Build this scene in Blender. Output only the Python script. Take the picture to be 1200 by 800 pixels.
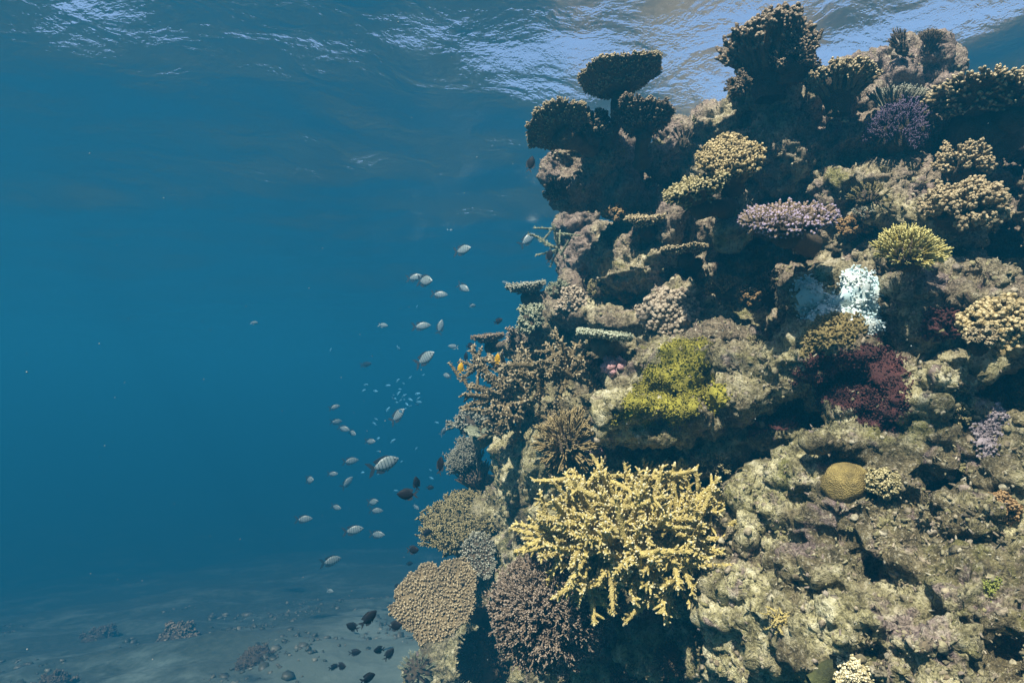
import bpy, math, random
import numpy as np
from mathutils import Vector, Matrix, Quaternion
from mathutils.bvhtree import BVHTree
R = math.radians
rng = np.random.default_rng(7)
random.seed(7)
scene = bpy.context.scene
col = scene.collection
for o in list(bpy.data.objects): bpy.data.objects.remove(o)

# ------------------------------------------------------------------ camera
CAM = Vector((0.0, 0.0, 2.0)); PITCH = R(4.0); FPX = 715.0
cd = bpy.data.cameras.new('camera'); cam = bpy.data.objects.new('camera', cd); col.objects.link(cam)
cam.location = CAM; cam.rotation_euler = (R(90) + PITCH, 0, 0)
cd.lens = 36 * FPX / 1200; cd.sensor_width = 36; cd.clip_start = 0.05; cd.clip_end = 300
scene.camera = cam
FW = Vector((0, math.cos(PITCH), math.sin(PITCH))); UP = Vector((0, -math.sin(PITCH), math.cos(PITCH))); RT = Vector((1, 0, 0))
def at(px, py, D): return CAM + (FW + RT * ((px - 600) / FPX) + UP * ((400 - py) / FPX)) * D
def ray(px, py): return (FW + RT * ((px - 600) / FPX) + UP * ((400 - py) / FPX)).normalized()
def size(px, D): return px * D / FPX
def recede(px, D):     # the left flank of the reef runs away from the viewer
    t = min(1.0, max(0.0, (650 - px) / 110)); return D * (1 + .28 * t * t * (3 - 2 * t))

# ------------------------------------------------------------------ daylight
SUN_EL, SUN_AZ = R(54), R(208)       # azimuth clockwise from +Y: the sun stands behind the camera, a little to its left
w = bpy.data.worlds.new('World'); scene.world = w; w.use_nodes = True
nt = w.node_tree; bg = nt.nodes['Background']
sky = nt.nodes.new('ShaderNodeTexSky'); sky.sky_type = 'NISHITA'; sky.sun_disc = False
sky.sun_elevation = SUN_EL; sky.sun_rotation = SUN_AZ
nt.links.new(sky.outputs[0], bg.inputs[0]); bg.inputs[1].default_value = 0.12
ld = bpy.data.lights.new('sun', 'SUN'); ld.energy = 5.0; ld.angle = R(0.6); ld.color = (1.0, 0.93, 0.79)
sun = bpy.data.objects.new('sun', ld); col.objects.link(sun)
sd = Vector((math.sin(SUN_AZ) * math.cos(SUN_EL), math.cos(SUN_AZ) * math.cos(SUN_EL), math.sin(SUN_EL)))
sun.rotation_euler = sd.to_track_quat('Z', 'Y').to_euler(); sun.location = (0, -3, 12)
vs = scene.view_settings; vs.view_transform = 'Standard'; vs.look = 'None'; vs.gamma = 1.0; vs.use_curve_mapping = False
vs.exposure = 1.38
cy = scene.cycles
cy.max_bounces = 5; cy.diffuse_bounces = 2; cy.glossy_bounces = 2; cy.transmission_bounces = 2; cy.volume_bounces = 2
cy.transparent_max_bounces = 8; cy.caustics_reflective = False; cy.caustics_refractive = False
cy.use_denoising = True; cy.sample_clamp_indirect = 4.0

# ------------------------------------------------------------------ noise (numpy)
def _hash(ix, iy, iz, s):
    h = (ix * 374761393 + iy * 668265263 + iz * 2147483647 + s * 1274126177) & 0xffffffff
    h = ((h ^ (h >> 13)) * 1103515245) & 0xffffffff
    h = ((h ^ (h >> 15)) * 2246822519) & 0xffffffff
    return ((h ^ (h >> 16)) & 0xffffff) / float(0xffffff)
def vnoise(p, s=0):
    i = np.floor(p).astype(np.int64); f = p - i; f = f * f * (3 - 2 * f)
    r = 0
    for dx in (0, 1):
        wx = f[:, 0] if dx else 1 - f[:, 0]
        for dy in (0, 1):
            wy = f[:, 1] if dy else 1 - f[:, 1]
            for dz in (0, 1):
                wz = f[:, 2] if dz else 1 - f[:, 2]
                r = r + wx * wy * wz * _hash(i[:, 0] + dx, i[:, 1] + dy, i[:, 2] + dz, s)
    return r * 2 - 1
def fbm(p, o=4, s=0, g=0.5):
    a, t, r = 1.0, 0, 0
    for k in range(o):
        r = r + a * vnoise(p * 2 ** k + 17.3 * k, s + k); t += a; a *= g
    return r / t
def worley(p, s=0):
    i = np.floor(p).astype(np.int64); d = np.full(len(p), 9.0)
    for dx in (-1, 0, 1):
        for dy in (-1, 0, 1):
            for dz in (-1, 0, 1):
                c = i + np.array([dx, dy, dz])
                q = np.stack([_hash(c[:, 0], c[:, 1], c[:, 2], s + k) for k in (1, 2, 3)], 1) + c
                d = np.minimum(d, ((q - p) ** 2).sum(1))
    return np.sqrt(d)

# ------------------------------------------------------------------ object helpers
def tag(o, label=None, cat=None, group=None, kind=None):
    if label: o['label'] = label
    if cat: o['category'] = cat
    if group: o['group'] = group
    if kind: o['kind'] = kind
    return o
def link(name, data, parent=None, mw=None):
    o = bpy.data.objects.new(name, data); col.objects.link(o)
    if parent is not None: o.parent = parent
    if mw is not None: o.matrix_local = mw
    return o
def empty(name, loc, label, cat, group=None):
    o = bpy.data.objects.new(name, None); col.objects.link(o); o.location = loc; o.empty_display_size = 0.05
    return tag(o, label, cat, group)
def mesh_np(name, V, F, mat, attrs=None, smooth=True):
    """V (n,3); F (m,3 or 4) array or list of such arrays; attrs {name: (n,)}"""
    me = bpy.data.meshes.new(name)
    Fs = F if isinstance(F, list) else [F]
    Fs = [f for f in Fs if len(f)]
    idx = np.concatenate([f.ravel() for f in Fs]).astype(np.int32)
    tot = np.concatenate([np.full(len(f), f.shape[1]) for f in Fs]).astype(np.int32)
    st = np.concatenate([[0], np.cumsum(tot)[:-1]]).astype(np.int32)
    me.vertices.add(len(V)); me.vertices.foreach_set('co', np.asarray(V, np.float32).ravel())
    me.loops.add(len(idx)); me.loops.foreach_set('vertex_index', idx)
    me.polygons.add(len(tot)); me.polygons.foreach_set('loop_start', st)
    me.polygons.foreach_set('use_smooth', np.full(len(tot), smooth))
    me.update(calc_edges=True)
    for k, a in (attrs or {}).items():
        at_ = me.attributes.new(k, 'FLOAT', 'POINT'); at_.data.foreach_set('value', np.asarray(a, np.float32))
    if mat: me.materials.append(mat)
    return me

# ------------------------------------------------------------------ material helpers
def new_mat(name):
    m = bpy.data.materials.new(name); m.use_nodes = True
    t = m.node_tree; b = t.nodes['Principled BSDF']
    return m, t, b
def N(t, typ, **kw):
    n = t.nodes.new(typ)
    for k, v in kw.items():
        if hasattr(n, k): setattr(n, k, v)
        else: n.inputs[k.replace('_', ' ')].default_value = v
    return n
def noise(t, vec, scale, detail=4, rough=0.6, dist=0.0):
    n = t.nodes.new('ShaderNodeTexNoise'); t.links.new(vec, n.inputs['Vector'])
    n.inputs['Scale'].default_value = scale; n.inputs['Detail'].default_value = detail
    n.inputs['Roughness'].default_value = rough; n.inputs['Distortion'].default_value = dist
    return n.outputs['Fac']
def ramp(t, fac, stops):
    n = t.nodes.new('ShaderNodeValToRGB'); t.links.new(fac, n.inputs[0]); e = n.color_ramp.elements
    while len(e) < len(stops): e.new(0.5)
    for x, (p, c) in zip(e, stops):
        x.position = p; x.color = (c, c, c, 1) if isinstance(c, (int, float)) else (*c, 1)
    return n.outputs[0]
def mix(t, fac, a, b, mode='MIX'):
    n = t.nodes.new('ShaderNodeMix'); n.data_type = 'RGBA'; n.blend_type = mode
    for s, v in ((n.inputs[0], fac), (n.inputs[6], a), (n.inputs[7], b)):
        if isinstance(v, (int, float)): s.default_value = v
        elif isinstance(v, tuple): s.default_value = (*v, 1)
        else: t.links.new(v, s)
    return n.outputs[2]
def attr(t, name):
    n = t.nodes.new('ShaderNodeAttribute'); n.attribute_name = name; return n.outputs['Fac']
def bump(t, b, h, strength=0.5, dist=0.01):
    n = t.nodes.new('ShaderNodeBump'); n.inputs['Strength'].default_value = strength; n.inputs['Distance'].default_value = dist
    t.links.new(h, n.inputs['Height']); t.links.new(n.outputs[0], b.inputs['Normal']); return n

# ------------------------------------------------------------------ water
WATER_Z = 3.62; FAR = 95.0
def water_surface():
    n = 560
    u = np.linspace(-1, 1, n); u = np.sign(u) * np.abs(u) ** 2.7 * (FAR - 0.5)
    X, Y = np.meshgrid(u, u + 6.0); P = np.stack([X.ravel(), Y.ravel(), np.zeros(n * n)], 1)
    rot = np.array([[math.cos(.5), math.sin(.5)], [-math.sin(.5), math.cos(.5)]])
    Q = P.copy(); Q[:, :2] = P[:, :2] @ rot
    z = 0.16 * fbm(Q * [0.45, 0.8, 1] + 3, 2, 40) + 0.055 * fbm(Q * [1.5, 2.1, 1], 2, 50) + 0.006 * fbm(Q * [4.5, 6, 1], 2, 60)
    z = z - 0.13 * np.tanh((P[:, 1] - 2.7) / 0.95) * np.exp(-((P[:, 0] - 1.3) / 1.5) ** 2) * np.exp(-(np.maximum(0, np.abs(P[:, 1] - 2.7) - 2.5) / 1.5) ** 2)
    P[:, 2] = WATER_Z + z
    i = np.arange(n * n).reshape(n, n)
    F = np.stack([i[:-1, :-1], i[:-1, 1:], i[1:, 1:], i[1:, :-1]], -1).reshape(-1, 4)
    m, t, b = new_mat('water_surface'); t.nodes.remove(b)
    out = t.nodes['Material Output']; g = t.nodes.new('ShaderNodeNewGeometry')
    mp = t.nodes.new('ShaderNodeMapping'); mp.inputs['Scale'].default_value = (1, 1.3, 1); mp.inputs['Rotation'].default_value = (0, 0, -.5)
    t.links.new(g.outputs['Position'], mp.inputs[0])
    h = noise(t, mp.outputs[0], 3.0, 4, 0.5, 0.8)
    h = mix(t, .18, h, noise(t, g.outputs['Position'], 20, 3, .6))
    bp = t.nodes.new('ShaderNodeBump'); bp.inputs['Strength'].default_value = 0.62; bp.inputs['Distance'].default_value = 0.035
    t.links.new(h, bp.inputs['Height'])
    fr = t.nodes.new('ShaderNodeFresnel'); fr.inputs['IOR'].default_value = 1.26; t.links.new(bp.outputs[0], fr.inputs['Normal'])
    gl = t.nodes.new('ShaderNodeBsdfGlossy'); gl.inputs['Roughness'].default_value = 0.3; gl.inputs['Color'].default_value = (0.95, 0.97, 1, 1)
    t.links.new(bp.outputs[0], gl.inputs['Normal'])
    tr = t.nodes.new('ShaderNodeBsdfTransparent'); mx = t.nodes.new('ShaderNodeMixShader')
    t.links.new(fr.outputs[0], mx.inputs[0]); t.links.new(tr.outputs[0], mx.inputs[1]); t.links.new(gl.outputs[0], mx.inputs[2])
    t.links.new(mx.outputs[0], out.inputs['Surface'])
    o = link('water_surface', mesh_np('water_surface', P, F, m)); tag(o, 'rippled water surface seen from below', kind='structure')
water_surface()

def water_volume():
    m = bpy.data.materials.new('sea_water'); m.use_nodes = True; t = m.node_tree
    t.nodes.remove(t.nodes['Principled BSDF'])
    v = t.nodes.new('ShaderNodeVolumePrincipled')
    v.inputs['Color'].default_value = (0.011, 0.158, 0.285, 1); v.inputs['Density'].default_value = 0.115
    v.inputs['Anisotropy'].default_value = 0.15
    t.links.new(v.outputs[0], t.nodes['Material Output'].inputs['Volume'])
    x, y0, y1, z0, z1 = FAR, -FAR + 6, FAR + 6, -7.6, WATER_Z + 0.15
    V = np.array([(sx, sy, sz) for sz in (z0, z1) for sy in (y0, y1) for sx in (-x, x)], float)
    F = np.array([(0, 2, 3, 1), (4, 5, 7, 6), (0, 1, 5, 4), (2, 6, 7, 3), (0, 4, 6, 2), (1, 3, 7, 5)])
    tag(link('haze', mesh_np('haze', V, F, m, smooth=False)), 'blue sea water filling the whole scene', kind='stuff')
water_volume()

# ------------------------------------------------------------------ sea floor
def seabed_z(x, y):
    p = np.stack([x, y, np.zeros_like(x)], 1)
    z = 0.28 * fbm(p * 0.35 + 5, 3, 70) + 0.10 * fbm(p * 1.6, 3, 80) 
    z = z + 0.12 * np.exp(-((x + 4.5) ** 2 / 12 + (y - 7.5) ** 2 / 5))
    return z - 0.5 - 0.2 * np.minimum(np.maximum(0, np.hypot(x - 1, y) - 6.2), 22)
def seabed():
    n = 400
    u = np.linspace(-1, 1, n); u = np.sign(u) * np.abs(u) ** 2.6 * (FAR - 0.5)
    X, Y = np.meshgrid(u, u + 6.0); x, y = X.ravel(), Y.ravel()
    P = np.stack([x, y, seabed_z(x, y) + 0.02 * fbm(np.stack([x, y, 0 * x], 1) * 7, 3, 90)], 1)
    i = np.arange(n * n).reshape(n, n)
    F = np.stack([i[:-1, :-1], i[:-1, 1:], i[1:, 1:], i[1:, :-1]], -1).reshape(-1, 4)
    m, t, b = new_mat('sand'); g = t.nodes.new('ShaderNodeNewGeometry').outputs['Position']
    big = ramp(t, noise(t, g, 0.9, 6, 0.7, 0.0), [(0.50, 0.0), (0.66, 1.0)])
    sand = mix(t, ramp(t, noise(t, g, 9, 5, .7), [(.35, 0.), (.7, 1.)]), (0.15, 0.21, 0.19), (0.05, 0.08, 0.07))
    turf = mix(t, ramp(t, noise(t, g, 12, 5, .7), [(.4, 0.), (.65, 1.)]), (0.02, 0.035, 0.03), (0.05, 0.07, 0.055))
    mp = t.nodes.new('ShaderNodeMapping'); mp.inputs['Location'].default_value = (.45, -1.15, 0); mp.inputs['Scale'].default_value = (.42, .22, 0); t.links.new(g, mp.inputs[0])
    gr = t.nodes.new('ShaderNodeTexGradient'); gr.gradient_type = 'SPHERICAL'; t.links.new(mp.outputs[0], gr.inputs[0])   # the pale sand at the foot of the reef
    sand = mix(t, ramp(t, gr.outputs[0], [(.0, 0.), (.5, 1.)]), sand, (.15, .20, .175))
    big = mix(t, ramp(t, gr.outputs[0], [(.0, 0.), (.7, .5)]), big, (1., 1., 1.))
    t.links.new(mix(t, big, turf, sand), b.inputs['Base Color']); b.inputs['Roughness'].default_value = 1
    bump(t, b, noise(t, g, 14, 6, .7), 0.6, 0.02)
    tag(link('seabed', mesh_np('seabed', P, F, m)), 'sandy sea floor with dark patches of rubble', kind='structure')
seabed()
# ------------------------------------------------------------------ reef rock: a union of rough lumps, weathered
def ico(sub):
    import bmesh
    bm = bmesh.new(); bmesh.ops.create_icosphere(bm, subdivisions=sub, radius=1)
    V = np.array([v.co[:] for v in bm.verts]); F = np.array([[v.index for v in f.verts] for f in bm.faces]); bm.free()
    return V, F
ICO2, ICO3, ICO4 = ico(2), ico(3), ico(4)
blobs = []      # centre xyz, radii xyz, roughness
def blob(px, py, D, rx, ry, rz=None, rough=0.25):
    """lump whose FRONT lies at depth D; rx, ry in photo pixels; rz depth radius in metres"""
    k_ = recede(px, D) / D; D *= k_; rz = rz * k_ if rz else rz
    a, c = size(rx, D), size(ry, D)
    b = rz if rz else (a + c) / 2
    p = at(px, py, D) ; q = p + ray(px, py) * b
    blobs.append((np.array(q), np.array([a, b, c]), rough))
def in_poly(x, y, poly):
    ins = np.zeros(len(x), bool); n = len(poly)
    for i in range(n):
        x1, y1 = poly[i]; x2, y2 = poly[(i + 1) % n]
        c = ((y1 > y) != (y2 > y)) & (x < (x2 - x1) * (y - y1) / (y2 - y1 + 1e-9) + x1)
        ins ^= c
    return ins
# depth of the wall at control points (photo pixel -> metres), blended
CT = np.array([
 (1250, 60, 2.0), (1150, 120, 1.95), (1080, 80, 2.15), (1000, 120, 2.1), (900, 140, 2.15), (800, 160, 2.35), (700, 200, 2.45), (660, 290, 3.2),
 (1250, 250, 1.6), (1120, 250, 1.75), (1010, 240, 1.9), (900, 260, 2.15), (800, 270, 2.25), (730, 300, 2.4), (690, 330, 2.75), (640, 370, 2.7),
 (1250, 380, 1.42), (1110, 370, 1.55), (980, 360, 1.68), (900, 340, 2.1), (820, 370, 2.05), (720, 390, 2.25), (600, 400, 2.75), (580, 440, 2.8),
 (1250, 500, 1.28), (1100, 480, 1.40), (1000, 520, 1.46), (920, 420, 1.62), (860, 470, 1.72), (770, 450, 1.82), (680, 480, 2.2), (600, 520, 2.6), (560, 540, 2.9),
 (1250, 640, 1.14), (1100, 620, 1.26), (1000, 620, 1.36), (900, 620, 1.55), (780, 600, 1.95), (680, 620, 2.25), (600, 620, 2.6), (560, 640, 2.8),
 (1250, 780, 1.0), (1100, 760, 1.08), (1000, 740, 1.18), (900, 740, 1.34), (780, 780, 1.75), (680, 760, 2.05), (600, 760, 2.5), (530, 760, 3.1), (500, 800, 3.3)], float)
def wall_depth(px, py):
    d2 = (CT[:, 0] - px) ** 2 + ((CT[:, 1] - py) * 1.1) ** 2 + 300
    k = 1 / d2 ** 1.6
    return float((k * CT[:, 2]).sum() / k.sum())
OUT = [(640, 200), (655, 175), (690, 160), (735, 185), (770, 190), (800, 152), (850, 125), (870, 110), (900, 100), (950, 120), (1010, 120), (1050, 75),
       (1065, 50), (1100, 50), (1112, 90), (1150, 150), (1230, 165), (1400, 120), (1400, 1000), (500, 1000), (500, 760), (535, 735), (560, 690), (575, 640),
       (570, 590), (560, 560), (590, 520), (600, 470), (590, 420), (610, 395), (640, 360), (668, 335), (662, 300), (662, 245), (645, 230)]
CAVES = [  # recesses where the wall steps back: polygon, extra depth
 ([(850, 235), (950, 285), (1000, 300), (960, 330), (930, 330), (915, 400), (850, 400), (840, 320)], 0.35),
 ([(690, 505), (770, 520), (860, 505), (880, 560), (860, 590), (700, 560)], 0.25),
 ([(860, 480), (930, 465), (985, 470), (965, 520), (930, 560), (870, 550)], 0.38),
 ([(1065, 560), (1135, 545), (1145, 600), (1110, 615), (1070, 600)], 0.25),
 ([(1088, 645), (1112, 640), (1108, 665), (1090, 672)], 0.15), ([(978, 650), (1000, 655), (998, 715), (984, 715)], 0.15),
 ([(1030, 320), (1050, 320), (1048, 370), (1030, 365)], 0.3), ([(1120, 260), (1210, 260), (1210, 345), (1150, 340), (1130, 330)], 0.25),
 ([(640, 690), (860, 720), (900, 830), (640, 830)], 0.05), ([(1120, 430), (1260, 400), (1260, 560), (1160, 560), (1130, 500)], 0.2),
 ([(700, 230), (790, 200), (870, 240), (860, 270), (740, 240)], 0.15), ([(590, 440), (700, 400), (700, 490), (620, 500)], 0.2),
 ([(665, 240), (705, 235), (720, 255), (690, 330), (668, 330)], 0.45)]
def lumps(step, jit, kr, dz, rough, edge):
    pts = [(x, y) for x in np.arange(480, 1420, step) for y in np.arange(40, 1010, step)]
    X = np.array(pts, float) + rng.uniform(-jit, jit, (len(pts), 2))
    ok = in_poly(X[:, 0], X[:, 1], OUT)
    for dx, dy in ((edge, 0), (-edge, 0), (0, edge), (0, -edge)): ok &= in_poly(X[:, 0] + dx, X[:, 1] + dy, OUT)
    for x, y in X[ok]:
        D = wall_depth(x, y) + dz + rng.uniform(-.05, .05)
        for poly, e in CAVES:
            if in_poly(np.array([x]), np.array([y]), poly)[0]: D += e
        r = step * kr * rng.uniform(.55, 1.45)
        a = rng.uniform(.8, 1.7)
        cp = edge if edge > 40 else 1e9
        blob(x, y, D, min(r * a, cp), min(r / a, cp), size(min(r, cp), D) * rng.uniform(.9, 1.3), rough)
lumps(34, 14, 0.72, 0.0, 0.30, 10)
lumps(22, 11, 0.62, -0.005, 0.32, 8)
lumps(60, 20, 0.85, 0.12, 0.25, 48)
lumps(90, 20, 0.95, 0.40, 0.2, 85)
lumps(140, 10, 1.0, 0.8, 0.1, 135)
# hand-set lumps
H = [ # px, py, D, rx, ry, rz
 (700, 195, 2.28, 42, 32, .16), (678, 215, 2.3, 26, 22, .1), (725, 225, 2.3, 25, 35, .12), (660, 180, 2.35, 18, 12, .05),
 (668, 262, 3.15, 13, 22, .1), (672, 300, 3.1, 16, 30, .15), (662, 240, 3.2, 9, 12, .08),
 (795, 160, 2.25, 26, 22, .12), (835, 150, 2.2, 30, 22, .12), (860, 125, 2.15, 16, 22, .1), (775, 185, 2.25, 20, 22, .1), (862,180,2.1,25,25,.1),
 (903, 115, 2.02, 24, 45, .14), (915, 175, 1.98, 34, 55, .15), (895, 95, 2.0, 40, 16, .12), (940, 120, 2.05, 20, 30, .1),
 (990, 140, 1.96, 34, 30, .14), (1000, 175, 1.9, 45, 28, .14), (1000, 160, 1.86, 22, 17, .08), (965, 180, 1.95, 28, 34, .12),
 (1075, 85, 2.1, 22, 28, .1), (1090, 65, 2.1, 16, 18, .08), (1060, 75, 2.12, 14, 12, .06), (1100, 88, 2.12, 13, 10, .06), (1010, 85, 2.15, 30, 14, .1), (1040, 100, 2.1, 25, 20, .1),
 (1150, 155, 1.85, 40, 35, .14), (1190, 175, 1.8, 40, 40, .14), (1110, 165, 1.85, 25, 25, .1),
 (1060, 160, 1.9, 34, 35, .14),
 (855, 250, 1.95, 12, 40, .05),
 (780, 265, 2.12, 20, 26, .12), (735, 300, 2.2, 22, 26, .12), (750, 275, 2.2, 18, 16, .08), (705, 310, 2.35, 18, 34, .12), (765, 310, 2.12, 38, 18, .14), (790,245,2.15,22,18,.1),
 (740, 330, 2.15, 45, 20, .16), (690, 365, 2.3, 45, 24, .2), (655, 385, 2.5, 40, 22, .2), (730, 375, 2.15, 40, 20, .15), (790, 345, 2.05, 30, 16, .1),
 (1000, 215, 1.82, 40, 20, .12), (1045, 215, 1.78, 34, 26, .12), (1030, 245, 1.74, 30, 18, .1), (1080, 250, 1.65, 22, 18, .08), (1100, 280, 1.62, 22, 20, .1),
 (1068, 345, 1.48, 24, 45, .09), (1075, 385, 1.45, 26, 35, .1), (1125, 350, 1.42, 32, 26, .1), (1100, 325, 1.5, 24, 18, .1), (1165, 325, 1.4, 20, 20, .08),
 (965, 405, 1.47, 48, 34, .14), (985, 385, 1.5, 36, 22, .12), (930, 425, 1.5, 34, 28, .12), (985, 350, 1.60, 54, 40, .10), (1012, 362, 1.60, 26, 34, .08),
 (770, 445, 1.72, 62, 38, .2), (800, 420, 1.76, 50, 28, .2), (740, 480, 1.66, 46, 24, .14), (790, 490, 1.64, 46, 22, .14), (715, 498, 1.7, 20, 18, .1), (760, 508, 1.68, 40, 10, .1),
 (870, 425, 1.68, 34, 22, .12), (870, 465, 1.6, 40, 28, .14), (910, 455, 1.55, 26, 16, .1), (845, 395, 1.8, 26, 14, .1), (880,395,1.75,22,12,.08),
 (1030, 440, 1.42, 34, 24, .1), (1050, 475, 1.36, 30, 20, .1), (1000, 455, 1.48, 26, 14, .1), (1095, 455, 1.3, 22, 14, .07), (1103, 442, 1.28, 8, 14, .03), (1075, 470, 1.3, 26, 16, .07),
 (1010, 520, 1.34, 46, 30, .13), (1060, 530, 1.3, 34, 28, .12), (950, 560, 1.42, 34, 24, .1), (905, 580, 1.5, 28, 24, .12), (1040, 560, 1.3, 34, 24, .1), (985,600,1.36,40,24,.1),
 (1125, 590, 1.2, 30, 12, .07), (1120, 605, 1.2, 24, 16, .08), (1150, 520, 1.26, 34, 26, .1), (1130, 490, 1.3, 26, 20, .1), (1175, 560, 1.2, 30, 20, .08),
 (940, 605, 1.42, 40, 26, .12), (960, 665, 1.33, 60, 30, .14), (1060, 640, 1.22, 50, 30, .12), (930, 720, 1.32, 60, 34, .14), (1030, 720, 1.2, 60, 34, .12), (1140, 700, 1.1, 60, 50, .14),
 (960, 770, 1.25, 50, 26, .1), (1090, 780, 1.1, 50, 30, .1), (880, 770, 1.4, 44, 34, .12), (870, 640, 1.55, 26, 34, .12),
 (760, 750, 1.74, 40, 34, .16), (822, 765, 1.6, 36, 34, .14), (700, 785, 1.82, 36, 26, .14), (850, 705, 1.62, 26, 30, .12), (800, 715, 1.78, 36, 24, .12), (900, 510, 1.62, 40, 20, .12), (840, 530, 1.78, 44, 24, .12), (760, 540, 1.92, 50, 24, .14), (640, 545, 2.3, 24, 30, .12),
 (610, 560, 2.5, 20, 40, .12), (635, 560, 2.4, 18, 46, .12), (600, 530, 2.6, 22, 20, .12), (660, 560, 2.3, 30, 46, .16), (590, 590, 2.6, 22, 34, .14), (620, 640, 2.5, 30, 40, .2),
 (520, 775, 2.9, 32, 36, .2), (545, 760, 2.8, 26, 40, .2), (500, 800, 3.0, 30, 30, .2), (575, 740, 2.6, 30, 50, .2)]
for h in H:
    D = h[2]
    if h[0] > 880 and h[1] > 380: D += float(np.interp(h[1], [380, 500, 600, 700, 780], [.02, .07, .0, -.03, -.07]))
    blob(h[0], h[1], D, h[3], h[4], h[5], 0.28)
for k in range(26):   # the mass behind, down to the sea floor
    a = k / 25
    blobs.append((np.array([0.55 + 2.8 * a + rng.uniform(-.05, .05), 3.8 - 1.1 * a, 0.1 + rng.uniform(0, .3)]), np.array([.45, .5, .6]), .15))
    blobs.append((np.array([0.5 + 2.8 * a, 3.7 - 1.2 * a, -.6]), np.array([.6, .6, .7]), .2))
    blobs.append((np.array([0.75 + 2.6 * a, 3.7 - 1.1 * a, 1.3]), np.array([.45, .5, .8]), .15))
    blobs.append((np.array([1.05 + 2.3 * a, 3.5 - 1.0 * a, 2.2]), np.array([.4, .5, .5]), .15))

def build_reef():
    Vs, Fs, n = [], [], 0
    for k, (c, r, rough) in enumerate(blobs):
        V, F = ICO4 if r.max() > .3 else ICO3
        d = 1 + rough * fbm(V * 1.6 + k * 7.13, 2, 3)
        Q = Quaternion(Vector(rng.normal(size=3)).normalized(), rng.uniform(-.35, .35)).to_matrix()
        W = (V * d[:, None] * r) @ np.array(Q).T + c
        Vs.append(W); Fs.append(F + n); n += len(V)
    V = np.concatenate(Vs); F = np.concatenate(Fs)
    tmp = link('tmp', mesh_np('tmp', V, F, None))
    md = tmp.modifiers.new('r', 'REMESH'); md.mode = 'VOXEL'; md.voxel_size = 0.0095; md.adaptivity = 0
    dg = bpy.context.evaluated_depsgraph_get(); ev = tmp.evaluated_get(dg); me = ev.to_mesh()
    nv = len(me.vertices); V = np.zeros(nv * 3, np.float32); me.vertices.foreach_get('co', V); V = V.reshape(-1, 3).astype(float)
    Nn = np.zeros(nv * 3, np.float32); me.vertices.foreach_get('normal', Nn); Nn = Nn.reshape(-1, 3).astype(float)
    npol = len(me.polygons); L = np.zeros(len(me.loops), np.int32); me.loops.foreach_get('vertex_index', L)
    lt = np.zeros(npol, np.int32); me.polygons.foreach_get('loop_total', lt)
    ls = np.zeros(npol, np.int32); me.polygons.foreach_get('loop_start', ls)
    q = lt == 4; F4 = L[ls[q][:, None] + np.arange(4)]; F3 = L[ls[~q][:, None] + np.arange(3)]
    ev.to_mesh_clear(); bpy.data.objects.remove(tmp)
    # keep only what can be seen from about the camera: drop the far back of the mass
    keep_v = ~((Nn[:, 1] > 0.55) & (V[:, 1] > 3.2)) & (V[:, 2] > -1.2)
    F4 = F4[keep_v[F4].all(1)]; F3 = F3[keep_v[F3].all(1)] if len(F3) else F3
    used = np.zeros(nv, bool); used[F4.ravel()] = True
    if len(F3): used[F3.ravel()] = True
    remap = np.cumsum(used) - 1; V = V[used]; Nn = Nn[used]; F4 = remap[F4]; F3 = remap[F3] if len(F3) else F3
    # weathering
    wv = V + 0.03 * np.stack([fbm(V * 6, 2, 11), fbm(V * 6, 2, 12), fbm(V * 6, 2, 13)], 1)
    big = fbm(wv * 5, 3, 20)
    wl = worley(wv * 14, 30); wl2 = worley(wv * 33, 35)
    rid = 1 - np.abs(fbm(wv * 11, 3, 24)) * 2
    pit = np.clip((0.33 - worley(wv * 9 + 4, 44)) / 0.33, 0, 1)
    pmask = np.clip(vnoise(V * 4, 48) * 2 + .3, 0, 1)
    d = 0.045 * big + 0.024 * (0.55 - wl) * np.clip(vnoise(V * 5, 61) + .6, 0, 1) + 0.010 * (0.5 - wl2) + 0.022 * (rid - .6) + 0.014 * vnoise(wv * 55, 51) - 0.06 * pit * pmask
    d += 0.009 * vnoise(wv * 105, 52)
    V = V + Nn * d[:, None]
    return V, [F4, F3] if len(F3) else [F4]
import time; _t = time.time()
RV, RF = build_reef()
print('REEF verts', len(RV), 'time', time.time() - _t)

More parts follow.
